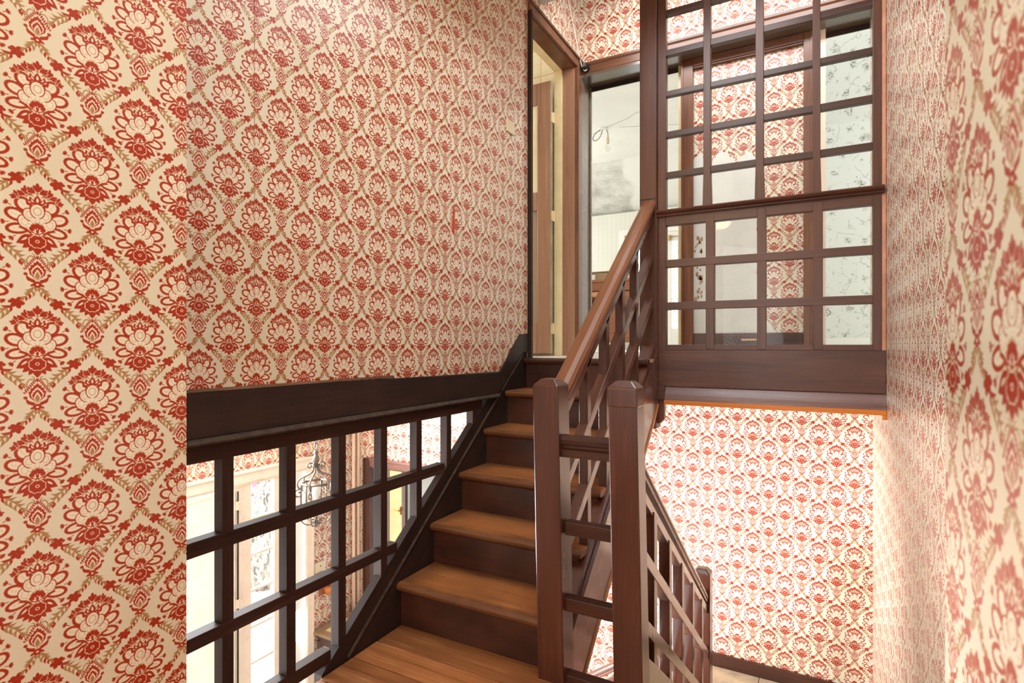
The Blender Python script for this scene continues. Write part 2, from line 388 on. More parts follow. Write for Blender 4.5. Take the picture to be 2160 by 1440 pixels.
BLK = wood('dark_stained_wood', c255(22,14,12), c255(37,25,21), c255(56,39,33), 'y', .5, wear=c255(92,66,54), wearamt=.25, spec=.3)
BLKZ = wood('dark_stained_wood_upright', c255(22,14,12), c255(37,25,21), c255(56,39,33), 'z', .58, wear=c255(92,66,54), wearamt=.25, spec=.3)
LAT = wood('lattice_wood', c255(34,22,18), c255(56,38,32), c255(80,57,48), 'y', .55, spec=.18)
LATZ = wood('lattice_wood_upright', c255(34,22,18), c255(56,38,32), c255(80,57,48), 'z', .6, spec=.18)
BLKS = wood('dark_stained_wood_sloping', c255(22,14,12), c255(37,25,21), c255(56,39,33), 'y', .5, slope=.78, wear=c255(92,66,54), wearamt=.25, spec=.3)
MAHZ = wood('mahogany_upright', c255(46,23,15), c255(74,39,27), c255(97,55,40), 'z', .27, coat=.5)
SCRZ = wood('screen_wood_upright', c255(58,31,21), c255(88,52,38), c255(112,70,52), 'z', .36, wear=c255(60,36,28), wearamt=.3)
SCRX = wood('screen_wood_level', c255(58,31,21), c255(88,52,38), c255(112,70,52), 'x', .36, wear=c255(60,36,28), wearamt=.3)
MAHX = wood('mahogany_level', c255(44,24,17), c255(68,39,29), c255(90,54,41), 'x', .28, wear=c255(58,34,28), wearamt=.3, coat=.2)
MAHS = wood('mahogany_rising', c255(62,34,26), c255(92,54,42), c255(116,74,60), 'y', .26, slope=.8, coat=.9)
MAHD = wood('mahogany_falling', c255(62,34,26), c255(92,54,42), c255(116,74,60), 'y', .26, slope=-.75, coat=.9)
MAHT = wood('mahogany_third', c255(62,34,26), c255(92,54,42), c255(116,74,60), 'x', .30, slope=.72)
RAIL = wood('handrail_wood', c255(88,52,30), c255(122,76,45), c255(146,97,62), 'y', .32, slope=.78, coat=.1)
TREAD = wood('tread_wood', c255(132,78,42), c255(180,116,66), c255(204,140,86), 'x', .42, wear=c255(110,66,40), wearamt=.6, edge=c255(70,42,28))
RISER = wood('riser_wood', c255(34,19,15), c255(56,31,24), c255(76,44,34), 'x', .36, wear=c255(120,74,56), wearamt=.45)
PLANK = wood('pine_board', c255(104,58,30), c255(168,108,64), c255(202,146,98), 'x', .32, wear=c255(112,66,42), wearamt=.6, knots=True, var=.22)
ORNG = wood('orange_strip_wood', c255(170,88,16), c255(206,116,30), c255(226,140,52), 'x', .32)
ORNGS = wood('orange_strip_wood_sloping', c255(150,88,40), c255(190,122,66), c255(210,146,88), 'y', .32, slope=.83)
DOORW = wood('door_wood', c255(124,88,68), c255(152,112,90), c255(176,136,112), 'z', .34)
DOORX = wood('door_wood_level', c255(128,82,58), c255(160,110,82), c255(186,138,108), 'x', .34)
FRAME = wood('frame_wood', c255(78,46,28), c255(112,70,46), c255(136,90,62), 'z', .33)
FRAMX = wood('frame_wood_level', c255(70,42,28), c255(100,62,42), c255(124,80,56), 'x', .30)
CAB = wood('bureau_wood', c255(112,62,38), c255(150,92,60), c255(172,114,80), 'x', .36)
CREAM = paint('cream_paint', c255(240,224,204), .42, .03, 6, dirt=c255(206,176,140))
YCREAM = paint('yellowed_cream_paint', c255(234,218,176), .42, .03, 8, dirt=c255(206,176,124))
WHITE = paint('white_plaster', c255(232,232,226), .85, .03, 1.5, .2)
CEIL = paint('grey_white_ceiling', c255(206,206,202), .85, .03, 2, .2)
def stained():
    m, nt, P, N, L = newmat('stained_plaster'); pos = N('ShaderNodeNewGeometry').outputs['Position']; sp = N('ShaderNodeSeparateXYZ'); L(pos, sp.inputs[0])
    n = noise(N, L, pos, 3.2, 6, .65)
    e = math_(N, L, 'SUBTRACT', -1.98, math_(N, L, 'ADD', sp.outputs[0], math_(N, L, 'MULTIPLY', math_(N, L, 'SUBTRACT', n, .5), .5)))
    f = math_(N, L, 'MULTIPLY', ramp(N, L, e, [(0, 0), (.09, 1)]), ramp(N, L, n, [(.30, .25), (.70, .85)]))
    f = math_(N, L, 'MULTIPLY', f, ramp(N, L, noise(N, L, vmap(N, L, pos, (3, 9, 9)), 1, 5, .7), [(.3, .35), (.7, 1)]))
    L(mixc(N, L, c255(224,224,218), c255(142,140,128), f), P.inputs['Base Color']); P.inputs['Roughness'].default_value = .9; return m
STAINED = stained()
PATCH = paint('bare_plaster', c255(226,230,224), .8, .03, 5, .25, dirt=c255(206,200,206))
GREY = paint('grey_blue_panel', c255(214,222,224), .5, .03, 3)
SHUT = paint('cream_shutter_paint', c255(238,222,200), .5, .04, 9, .3, .3, dirt=c255(214,190,160))
BLIND = paint('translucent_blind', c255(240,226,206), .6, .04, 9, .3, .3, dirt=c255(222,200,172))
_nt = BLIND.node_tree; _p = _nt.nodes['Principled BSDF']; _t = _nt.nodes.new('ShaderNodeBsdfTranslucent'); _m = _nt.nodes.new('ShaderNodeMixShader')
_nt.links.new(_p.inputs['Base Color'].links[0].from_socket, _t.inputs[0]); _m.inputs[0].default_value = .08
_nt.links.new(_p.outputs[0], _m.inputs[1]); _nt.links.new(_t.outputs[0], _m.inputs[2]); _nt.links.new(_m.outputs[0], _nt.nodes['Material Output'].inputs[0])
DUST = paint('dusty_dark_wood', c255(74,62,54), .6, .15, 30, .3, .05, dirt=c255(110,98,88))
TILEF = paint('pale_floor', c255(214,208,196), .35, .05, 4)
STONE = paint('stone_flag', c255(206,186,158), .5, .12, 9, dirt=c255(150,128,104))
PINK = paint('pink_strip_paint', c255(206,150,126), .6, .06, 10)
IRON = plain('wrought_iron', c255(118,106,94), .45, .6)
DKMET = plain('dark_metal', c255(52,50,48), .4, .8)
BRASS = plain('brass', c255(200,150,70), .35, 1)
PLAST = plain('cream_plastic', c255(224,210,180), .4)
WPLAST = plain('white_plastic', c255(232,228,220), .4)
BLACK = plain('black_bakelite', c255(24,22,22), .3)
PIPE = paint('pink_cream_pipe_paint', c255(240,208,182), .4, .03, 12)
GLASS = glassmat('pane_glass')
BULB = glassmat('bulb_glass', (.95, .95, .93))
FROST = paint('cream_glass', c255(236,224,192), .3, .02, 3)
AMBER = paint('amber_door_panel', c255(222,184,132), .45, .05, 5)
def floral(name):
    m, nt, P, N, L = newmat(name)
    pos = N('ShaderNodeNewGeometry').outputs['Position']
    sp = N('ShaderNodeSeparateXYZ'); L(pos, sp.inputs[0]); cb = N('ShaderNodeCombineXYZ')
    L(sp.outputs[0], cb.inputs[0]); L(sp.outputs[2], cb.inputs[1]); v2 = cb.outputs[0]
    w = N('ShaderNodeTexNoise'); w.inputs['Scale'].default_value = 18; L(v2, w.inputs['Vector'])
    vm = N('ShaderNodeVectorMath'); vm.operation = 'MULTIPLY_ADD'; L(w.outputs['Color'], vm.inputs[0]); vm.inputs[1].default_value = (.06, .06, 0); L(v2, vm.inputs[2])
    vo = N('ShaderNodeTexVoronoi'); vo.inputs['Scale'].default_value = 7.5; vo.inputs['Randomness'].default_value = .45; L(vm.outputs[0], vo.inputs['Vector'])
    fine = noise(N, L, v2, 70, 2)
    fl = math_(N, L, 'MULTIPLY', ramp(N, L, vo.outputs['Distance'], [(.12, 1), (.30, 0)]), ramp(N, L, fine, [(.47, 0), (.56, 1)]))
    vo2 = N('ShaderNodeTexVoronoi'); vo2.feature = 'DISTANCE_TO_EDGE'; vo2.inputs['Scale'].default_value = 7; L(vm.outputs[0], vo2.inputs['Vector'])
    vine = math_(N, L, 'MULTIPLY', ramp(N, L, vo2.outputs['Distance'], [(.010, .45), (.022, 0)]), ramp(N, L, noise(N, L, v2, 9), [(.45, 0), (.55, 1)]))
    vo3 = N('ShaderNodeTexVoronoi'); vo3.inputs['Scale'].default_value = 15; vo3.inputs['Randomness'].default_value = .7; L(vm.outputs[0], vo3.inputs['Vector'])
    sm = math_(N, L, 'MULTIPLY', ramp(N, L, vo3.outputs['Distance'], [(.12, .8), (.26, 0)]), ramp(N, L, noise(N, L, v2, 90, 2), [(.48, 0), (.56, 1)]))
    f = math_(N, L, 'MAXIMUM', math_(N, L, 'MAXIMUM', fl, vine), sm)
    L(mixc(N, L, c255(222,224,220), c255(128,130,116), f), P.inputs['Base Color']); P.inputs['Roughness'].default_value = .7
    return m
def lines(name, base, ink, axis, step, wdt, cross=None, amt=.6):
    m, nt, P, N, L = newmat(name)
    pos = N('ShaderNodeNewGeometry').outputs['Position']; sp = N('ShaderNodeSeparateXYZ'); L(pos, sp.inputs[0])
    def ln(ax, st, wd):
        q = math_(N, L, 'FRACT', math_(N, L, 'DIVIDE', sp.outputs[ax], st)); return math_(N, L, 'LESS_THAN', q, wd)
    f = math_(N, L, 'MAXIMUM', ln(axis, step, wdt), ln(axis, step*.37, wdt*.7))
    if cross: f = math_(N, L, 'MAXIMUM', f, math_(N, L, 'MAXIMUM', ln(cross, step*1.2, wdt), ln(cross, step*.43, wdt*.6)))
    f = math_(N, L, 'MULTIPLY', f, amt)
    c = mixc(N, L, base, ink, f)
    d = ramp(N, L, noise(N, L, pos, 1.6, 6, .65), [(.5, 0), (.75, .35)])
    L(mixc(N, L, c, c255(196,190,176), d), P.inputs['Base Color']); P.inputs['Roughness'].default_value = .75
    return m
FLORAL = floral('grey_floral_wallpaper')
STRIPE = lines('striped_wallpaper', c255(216,216,206), c255(196,196,184), 'X', .06, .12)
PLAID = lines('plaid_wallpaper', c255(244,234,210), c255(214,178,128), 'X', .16, .05, 'Z', .7)

WP_NL = damask('damask_left_near', 'Y', .483, .8995)
WP_FL = damask('damask_left_far', 'Y', 1.007, 1.826, .1757, .2235)
WP_BK = damask('damask_back', 'X', -.161, .597, .1775, .2285)
WP_RT = damask('damask_right', 'Y', 1.95, 1.0)
WP_NR = damask('damask_right_near', 'Y', .598, 1.019, .19, .222)
WP_HL = damask('damask_hall_left', 'Y', 3.309, .284, .172, .217)
WP_HB = damask('damask_hall_back', 'X', -3.062, .394, .1735, .217)
WP_UB = damask('damask_upper_back', 'X', -.441, 3.207, .1655*1.05, .2255)
WP_PN = damask('damask_panel', 'X', -.491, 2.737, .1755, .216)

# ================================================================== SETTING
# ---- near walls of the passage the camera stands in
wl = struct(box(-1.6, -1.26, -1.6, .76, -.2, 3.19).build('wall_left_near', WP_NL), 'wallpapered passage wall nearest on the left, red damask')
wr = struct(box(.119, .41, -1.6, .728, -1.0, 3.19).build('wall_right_near', WP_NR), 'blurred wallpapered passage wall nearest on the right')
struct(box(-1.6, .41, -1.75, -1.6, -.2, 3.19).build('wall_rear', WP_BK), 'wallpapered wall closing the passage')
struct(box(.28, .41, .728, 3.87, -1.1, 3.60).build('wall_right', WP_RT), 'wallpapered wall on the right of the stairwell')
# ---- left wall above the dado, its paper hung in drops
wf = box(-1.60, -1.470, .76, 2.88, .868, 3.19).add([], []).box(-1.6, -1.470, 2.88, 3.70, 3.075, 3.60).box(-1.6, -1.470, 3.62, 3.7, 1.048, 3.075)
wf = struct(wf.build('wall_left', WHITE), 'wall over the left screen, red damask paper')
for i, (a, b) in enumerate(((.76, 1.091), (1.091, 1.621), (1.621, 2.132), (2.132, 2.648), (2.648, 2.874))):
    pts = []; nn = 14
    e = .0006 if i % 2 else 0
    MB().prism([(a, .985), (b, .985), (b, 3.188), (a, 3.188)], 'x', -1.4705, -1.467+e).box(-1.468, -1.4652, b-.0022, b-.0004, 1.0, 3.18 if i != 2 else 1.6).build('wallpaper_drop', WP_FL, wf)
box(-1.4705, -1.467, 2.874, 3.70, 3.12, 3.6).build('wallpaper_drop', WP_FL, wf)
MB().prism([(2.112,1.64),(2.135,1.63),(2.136,1.74),(2.128,1.76),(2.118,1.72)], 'x', -1.467, -1.4658).build('torn_patch', plain('torn_red', c255(190,70,30), .6), wf)
# ---- back wall: hall level, with the opening to the back hall
wb = MB().box(-3.75, -3.43, 3.7, 3.86, -1.95, .82).box(-3.43, -2.45, 3.7, 3.86, .075, .82).box(-2.45, -1.0, 3.7, 3.86, -1.95, .82)
struct(wb.build('wall_back_hall', WP_HB), 'hall back wall with red damask paper around a doorway')
struct(box(-1.0, .41, 3.7, 3.86, -1.95, 1.02).build('wall_back_lower', WP_BK), 'stairwell back wall in red damask below the landing')
struct(box(-1.60, .41, 3.7, 3.86, 3.022, 3.60).build('wall_back_upper', WP_UB), 'damask strip over the wide upper opening')
# ---- hall walls
ym, yM = 2.13, 3.20
hl = MB().box(-3.75, -3.6, .2, ym-.9, -1.95, .82).box(-3.75, -3.6, yM-.02, 3.7, -1.95, .82).box(-3.75, -3.6, ym-.9, yM-.02, .215, .357).box(-3.75, -3.6, 2.93, yM-.02, .357, .82)
struct(hl.build('wall_left_hall', WP_HL), 'hall window wall in red damask')
struct(box(-3.75, -1.3, .05, .2, -1.95, .82).build('wall_front_hall', WHITE), 'plain white hall wall under the passage')
struct(box(-3.75, -1.6, .05, 3.7, .82, 1.02).build('ceiling_hall', CEIL), 'hall ceiling')
struct(box(-3.75, .41, .05, 3.7, -2.1, -1.95).build('floor_hall', TILEF), 'pale hall floor')
# ---- landing slab and its boards
fl = struct(MB().box(-1.46, .28, .76, 1.742, -.22, -.028).box(-1.26, .119, -1.6, .76, -.22, -.028).box(-1.46, -.80, 1.742, 1.80, -.22, -.028).build('floor', RISER), 'half landing of pine boards')
y = 1.752; k = 0
while y > -1.5:
    wd = (.142, .128, .15, .118, .135)[k % 5]
    x0, x1 = (-1.462, .279) if y-wd > .74 else (-1.258, .117)
    j = random.Random(k).uniform(-.2, .2)-.35
    for a, b in ((x0, j), (j, x1)):
        box(a+.0012, b-.0012, y-wd+.0045, y, -.028, random.uniform(-.002, .0008)).build('floorboard', PLANK, fl, .002)
    y -= wd; k += 1
struct(box(-1.6, .41, -1.75, 3.06, 3.19, 3.34).build('ceiling', CEIL), 'pale grey ceiling over the stairs')
struct(box(-1.6, .41, 3.06, 3.87, 3.60, 3.7).build('ceiling_upper', CEIL), 'ceiling over the upper passage')
struct(box(-1.6, .41, 3.04, 3.10, 3.34, 3.60).build('ceiling_step', CEIL), 'short drop between the two ceilings')
# ---- upper floor
uf = struct(MB().box(-1.46, -.748, 2.86, 3.90, .84, 1.030).box(-.748, .28, 3.055, 3.90, .84, 1.030).build('floor_upper', RISER), 'upper passage floor with pale lino')
for a, b in ((-1.598, -1.01), (-1.008, -.40), (-.398, .278)):
    for c, d in ((2.80, 3.25), (3.252, 3.695)):
        y0 = max(c, 2.845)
        if c < 3 and b > 0: box(a, b, 3.055, d, 1.030, 1.048).build('lino_tile', TILEF, uf, .001)
        elif c < 3 and b > -.5: MB().box(a, -.75, y0, d, 1.030, 1.048).box(-.75, b, 3.055, d, 1.030, 1.048).build('lino_tile', TILEF, uf)
        else: box(a if c > 3 else max(a, -1.46), b, y0, d, 1.030, 1.048).build('lino_tile', TILEF, uf, .001)
struct(box(-4.6, -.45, 3.7, 7.1, .9, 1.045).build('floor_upper_room', TILEF), 'floor of the upper back room')
struct(box(-.45, 3.1, 3.9, 6.3, .9, 1.045).build('floor_floral_room', TILEF), 'floor of the grey floral room')
struct(box(-4.6, -1.60, .76, 3.7, 1.021, 1.044).build('floor_plaid_room', TILEF), 'floor of the plaid papered room')
# ---- upper back room (seen through the wide opening)
wa, wb_, zt, zb = -2.23, -1.40, 2.60, 1.05
MBk = MB().box(-4.7, wa, 7.0, 7.15, 1.04, 2.83).box(wb_, -.7, 7.0, 7.15, 1.04, 2.83).box(wa, wb_, 7.0, 7.15, zt, 2.83)
struct(MBk.build('wall_back_upper_room', STRIPE), 'faded striped wall of the upper back room')
struct(MB().prism([(6.46, 3.34), (7.15, 2.80), (7.15, 2.9), (6.5, 3.46)], 'x', -4.7, -.7).build('ceiling_slope_upper_room', STAINED), 'sloping plaster with grey stains')
cu = struct(box(-4.7, -.7, 3.86, 6.48, 3.34, 3.46).build('ceiling_upper_room', WHITE), 'cracked white ceiling of the upper back room')
CRK = plain('crack_grey', c255(150,148,140), .9)
rk = random.Random(11)
for a, b in (((-2.35, 5.7), (-1.2, 5.1)), ((-2.5, 5.1), (-2.0, 4.8)), ((-1.75, 5.5), (-1.15, 5.75))):
    MB().tube([(a[0]+(b[0]-a[0])*t/14, a[1]+(b[1]-a[1])*t/14+rk.uniform(-.02, .02), 3.3395) for t in range(15)], .0022, 5).build('plaster_crack', CRK, cu)
struct(box(-4.7, -4.6, 3.7, 7.1, 1.04, 3.4).build('wall_left_upper_room', WHITE), 'white side wall of the upper back room')
struct(box(-4.6, -1.472, 3.76, 3.86, 1.048, 3.4).build('wall_front_upper_room', WHITE), 'white inner wall of the upper back room')
struct(box(-.45, -.30, 3.95, 7.0, 1.048, 3.9).build('wall_between_upper_rooms', WHITE), 'partition between the two upper rooms')
# ---- grey floral room
struct(box(-.3, 3.1, 6.2, 6.3, 1.045, 3.245).build('wall_back_floral_room', FLORAL), 'grey floral papered wall')
struct(MB().prism([(5.2, 4.245), (6.3, 3.145), (6.3, 3.3), (5.2, 4.4)], 'x', -.3, 3.1).build('ceiling_slope_floral_room', FLORAL), 'papered sloping ceiling of the floral room')
struct(box(-.3, 3.1, 3.86, 5.25, 4.24, 4.36).build('ceiling_floral_room', WHITE), 'ceiling of the floral room')
struct(box(3.0, 3.1, 3.9, 6.3, 1.045, 4.3).build('wall_right_floral_room', FLORAL), 'side wall of the floral room')
struct(box(.41, 3.1, 3.86, 3.95, 1.045, 4.3).build('wall_front_floral_room', FLORAL), 'inner wall of the floral room')
struct(box(-.3, 3.0, 6.17, 6.2, 1.045, 1.19).build('baseboard_floral_room', WHITE), 'white skirting below the grey floral paper')
# ---- plaid room behind the left door
struct(box(-4.6, -1.6, 3.66, 3.70, 1.044, 3.4).build('wall_back_plaid_room', PLAID), 'cream plaid papered wall')
struct(box(-4.7, -4.6, .76, 3.7, 1.04, 3.4).build('wall_left_plaid_room', PLAID), 'plaid side wall')
struct(box(-4.6, -1.6, .66, .76, 1.044, 3.4).build('wall_front_plaid_room', PLAID), 'plaid front wall')
struct(box(-4.7, -1.6, .66, 3.76, 3.4, 3.5).build('ceiling_plaid_room', WHITE), 'ceiling of the plaid room')
# ---- back hall beyond the lower doorway
struct(MB().box(-4.75, -4.65, 3.86, 6.6, -1.95, .8).box(-4.65, -1.4, 6.5, 6.6, -1.95, .8).box(-1.5, -1.4, 3.86, 6.5, -1.95, .8).build('wall_back_hall_room', GREY), 'pale grey walls of the room behind the hall')
struct(box(-4.75, -1.4, 3.86, 6.6, .8, .9).build('ceiling_back_hall_room', WHITE), 'ceiling of the room behind the hall')
struct(box(-4.75, -1.4, 3.86, 6.6, -2.05, -1.95).build('floor_back_hall_room', TILEF), 'floor of the room behind the hall')
# ---- lower landing
ll = struct(box(-.58, .28, 2.70, 3.70, -1.05, -.905).build('floor_lower', RISER), 'lower landing')
for i, (a, b) in enumerate(((-.575, -.30), (-.298, -.02), (-.018, .278))):
    for j, (c, d) in enumerate(((2.70, 3.04), (3.042, 3.37), (3.372, 3.678))):
        box(a, b, c, d, -.905, -.89+random.uniform(-.002, .002)).build('stone_flag', STONE, ll, .004)
struct(box(-.585, .28, 3.678, 3.70, -.90, -.815).build('baseboard_back', BLK if 0 else MAHX, bevel=.004), 'dark worn skirting along the lower landing')

# ---- dark dado board, ledge and top rail on the left
d = struct(MB().prism([(.765,.868),(2.53,.868),(2.80,1.080),(2.872,1.080),(2.872,1.187),(2.775,1.183),(2.545,.980),(.765,1.000)], 'x', -1.492, -1.456).build('trim_1', BLK, bevel=.003), 'near black board capping the left screen, rising to the door')
MB().sweep([(0,0),(.030,0),(.034,.006),(.030,.016),(.014,.019),(0,.019)], (-1.476,.765,.850), (-1.476,2.520,.850), (1,0,0)).build('ledge_moulding', DUST, d)
MB().box(-1.480, -1.455, .765, 1.7, .994, 1.0015).build('worn_edge', wood('worn_edge_wood', c255(60,42,32), c255(104,80,62), c255(150,122,98), 'y', .6), d)
box(-1.4565, -1.4545, 2.55, 2.556, .87, .985).build('board_joint', BLKZ, d)
# ---- upper left doorway
dr = struct(thing('door_1', (-1.5, 3.25, 1.048)))
for a, b in ((2.874, 2.914), (3.606, 3.69)):
    MB().box(-1.472, -1.448, a, b, 1.048, 3.062).box(-1.448, -1.440, a, a+.014, 1.048, 3.062).build('architrave', BLKZ if a < 3 else FRAME, dr, .003)
MB().box(-1.472, -1.448, 2.874, 3.69, 3.052, 3.122).box(-1.448, -1.438, 2.874, 3.69, 3.106, 3.122).build('architrave', FRAME, dr, .003)
MB().box(-1.56, -1.468, 2.905, 2.916, 1.048, 3.054).build('jamb', BLKZ, dr); MB().box(-1.56, -1.468, 3.604, 3.625, 1.048, 3.054).build('jamb', DOORW, dr)
MB().box(-1.56, -1.468, 2.914, 3.606, 3.045, 3.060).build('head_lining', FRAMX, dr)
MB().box(-1.62, -1.56, 3.588, 3.625, 1.048, 3.065).box(-1.62, -1.56, 2.895, 3.588, 3.045, 3.075).box(-1.62,-1.56,2.895,2.916,1.048,3.045).build('inner_frame', YCREAM, dr, .003)
lf = MB()
yl, yh = 3.535, 3.573
for a, b, c, e in ((-1.725,-1.625,1.062,2.965),(-2.325,-2.225,1.062,2.965),(-2.225,-1.725,2.815,2.965),(-2.225,-1.725,2.07,2.20),(-2.225,-1.725,1.062,1.28)): lf.box(a, b, yl, yh, c, e)
lf = lf.build('door_leaf', DOORW, dr, .004)
box(-2.225, -1.725, yl+.014, yh-.012, 1.28, 2.07).build('panel', wood('grey_brown_panel', c255(134,108,92), c255(158,132,114), c255(176,152,134), 'z', .36), lf)
box(-2.225, -1.725, yl+.014, yh-.012, 2.20, 2.815).build('glass_pane', FROST, lf)
box(-1.6252, -1.622, yl+.002, yh-.001, 1.062, 2.965).build('leaf_edge', paint('greyed_cream_paint', c255(176,168,140), .5, .1, 10), lf)
for z in (1.20, 1.99, 2.68):
    MB().tube([(-1.617, 3.578, z), (-1.617, 3.578, z+.075)], .007).box(-1.622, -1.617, 3.545, 3.578, z, z+.07).build('hinge', YCREAM, lf)
# ---- wide upper opening: lining and trims
t2 = struct(thing('trim_2', (-.6, 3.75, 1.048)))
MB().box(-1.470, -1.452, 3.69, 3.868, 1.048, 3.022).box(-1.452, -1.440, 3.845, 3.868, 1.048, 3.0).build('opening_jamb', wood('grey_brown_lining', c255(98,84,72), c255(116,101,88), c255(134,118,104), 'z', .26), t2, .002)
box(-1.470, .279, 3.68, 3.868, 3.003, 3.022).build('opening_soffit', wood('glossy_grey_brown_lining', c255(74,60,50), c255(92,78,66), c255(108,94,80), 'x', .2, coat=1), t2)
MB().sweep([(0,0),(-.014,0),(-.020,.010),(-.020,.055),(-.028,.066),(-.028,.080),(0,.084)], (-1.452,3.70,3.020), (.279,3.70,3.020), (0,1,0)).build('architrave', FRAMX, t2)
MB().sweep([(0,0),(.012,-.012),(.012,-.030),(0,-.032)], (-1.45,3.855,3.003), (.279,3.855,3.003), (0,1,0)).build('bead', BLK, t2)
# ---- framed panel between the two upper rooms
pn = struct(box(-.78, .045, 3.815, 3.95, 1.048, 3.2).build('wall_panel', WP_PN), 'papered panel with the lower left stripped to plaster')
for a, b in ((-.784, -.709), (-.065, -.015)):
    MB().box(a, b, 3.782, 3.816, 1.048, 3.003).box(a if a < -.5 else b-.014, a+.014 if a < -.5 else b, 3.774, 3.782, 1.048, 3.003).build('panel_frame', FRAME, pn, .003)
MB().box(-.709, -.065, 3.782, 3.816, 2.951, 3.003).box(-.709, -.065, 3.790, 3.816, 2.94, 2.951).build('panel_frame', FRAMX, pn, .003)
box(-.812, -.785, 3.83, 3.93, 1.048, 3.0).build('cream_edge', YCREAM, pn)
box(-.015, .052, 3.805, 3.96, 1.048, 3.2).build('cream_edge', CREAM, pn)
rr = random.Random(3)
top = [(-.709+i*.0125, 2.345+.035*math.sin(i*.55)+rr.uniform(-.018, .018)-(.03 if i > 20 else 0)) for i in range(31)]
right = [(-.325+rr.uniform(-.012, .014)+(.09*max(0, (1.45-z)/.25) if z < 1.45 else 0), z) for z in [2.30-.03*i for i in range(37)]]
MB().prism([(-.709, 1.19)]+top+right+[(-.20, 1.19)], 'y', 3.8142, 3.8155).build('bare_plaster_patch', PATCH, pn)
rb_ = MB()
for _ in range(34):
    z = rr.uniform(1.32, 1.88); x = -.668+.012*math.sin(z*17)+rr.gauss(0, .014); q_ = rr.uniform(.004, .015)
    rb_.prism([(max(-.708, x+q_*rr.uniform(.5, 1)*math.cos(t)), z+1.7*q_*rr.uniform(.5, 1)*math.sin(t)) for t in [.9*k for k in range(7)]], 'y', 3.8135, 3.8145)
rb_.build('rust_stain', paint('rusty_stain', c255(188,160,124), .9, .25, 60, dirt=c255(150,92,54)), pn)
MB().box(-.709, -.066, 3.798, 3.816, 1.048, 1.198).build('panel_skirting', wood('worn_dark_skirting', c255(42,26,22), c255(66,42,36), c255(96,70,62), 'x', .5, wear=c255(140,120,110), wearamt=.4), pn, .003)
MB().box(-.415, -.325, 3.7975, 3.7982, 1.150, 1.161).build('bare_scrape', plain('bare_wood_scrape', c255(226,176,124), .7), pn)
# ================================================================== STAIRS
st = thing('staircase', (-1.13, 1.76, 0), 'upper flight of worn brown wooden steps rising to the open doors', 'staircase')
RH, GO = .1755, .22
for k in range(1, 6):
    yn = 1.722+GO*(k-1); z = RH*k
    prof = [(yn+.006, z-.030), (yn, z-.022), (yn-.002, z-.012), (yn+.004, z-.003), (yn+.014, z), (yn+.275, z), (yn+.275, z-.030)]
    MB().prism(prof, 'x', -1.462, -.769).build('tread', TREAD, st, .002)
prof = [(2.826, 1.018), (2.820, 1.026), (2.819, 1.036), (2.826, 1.046), (2.836, 1.0485), (2.86, 1.0485), (2.86, 1.018)]
MB().prism(prof, 'x', -1.462, -.75).build('landing_nosing', MAHX, st, .002)
for k in range(6):
    y0 = 1.752+GO*k
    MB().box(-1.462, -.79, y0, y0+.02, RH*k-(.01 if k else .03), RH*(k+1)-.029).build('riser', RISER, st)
    MB().sweep([(0,0),(-.010,0),(-.004,-.010),(0,-.014)], (-1.462, y0, RH*(k+1)-.029), (-.79, y0, RH*(k+1)-.029), (0,1,0)).build('cove', RISER, st)
zu = lambda y: .085+.775*(y-1.451)
MB().prism([(1.345, .003), (2.447, .857), (2.872, .857), (2.872, .70), (1.95, -.03), (1.345, -.03)], 'x', -1.500, -1.4665).prism([(2.447, .857), (2.82, zu(2.82)), (2.872, zu(2.82)), (2.872, .857)], 'x', -1.4695, -1.4665).build('wall_stringer', BLKS, st)
MB().sweep([(0,0),(.007,0),(.009,.006),(.007,.012),(0,.012)], (-1.4668,1.462,.004), (-1.4668,2.795,1.052), (1,0,0)).build('stringer_bead', DUST, st)
MB().sbar(-.790, -.742, 1.80, 2.99, .610, .815, .285).build('outer_stringer', MAHS, st, .002)
MB().sbar(-.792, -.736, 1.80, 2.99, .327, .815, .020).build('stringer_edge_strip', ORNGS, st)

# ---- balustrade of the upper flight
SL = .805
bu = thing('balustrade', (-.79, 2.4, .6), 'lattice balustrade with brown handrail climbing beside the upper flight', 'balustrade')
prof = [(-.030,0),(.030,0),(.033,.012),(.029,.018),(.037,.028),(.036,.042),(.026,.053),(.008,.058),(-.008,.058),(-.026,.053),(-.036,.042),(-.037,.028),(-.029,.018),(-.033,.012)]
hz = lambda y: 1.388+.775*(y-2.4)
MB().sweep(prof, (-.790, 1.782, hz(1.782)), (-.790, 2.990, hz(2.990)), (1,0,0)).build('handrail', RAIL, bu, smooth=False)
MB().sbar(-.806, -.768, 1.78, 2.99, 1.372, .785, .042).build('top_rail', MAHS, bu, .002)
MB().sbar(-.806, -.766, 1.78, 2.99, 1.134, .82, .047).build('sloping_rail', MAHS, bu, .002)
MB().sbar(-.806, -.766, 1.78, 2.99, .900, .815, .050).build('sloping_rail', MAHS, bu, .002)
MB().sbar(-.822, -.757, 1.78, 2.99, .648, .815, .030).build('bottom_rail', MAHS, bu, .003)
for k in range(5):
    y0 = 1.795+.2205*k
    if k == 0: continue
    MB().prism([(y0, .648-.02+.815*(y0-2.4)), (y0+.038, .648-.02+.815*(y0+.038-2.4)), (y0+.038, 1.35+.785*(y0+.038-2.4)), (y0, 1.35+.785*(y0-2.4))], 'x', -.804, -.768).build('baluster', MAHZ, bu, .002)
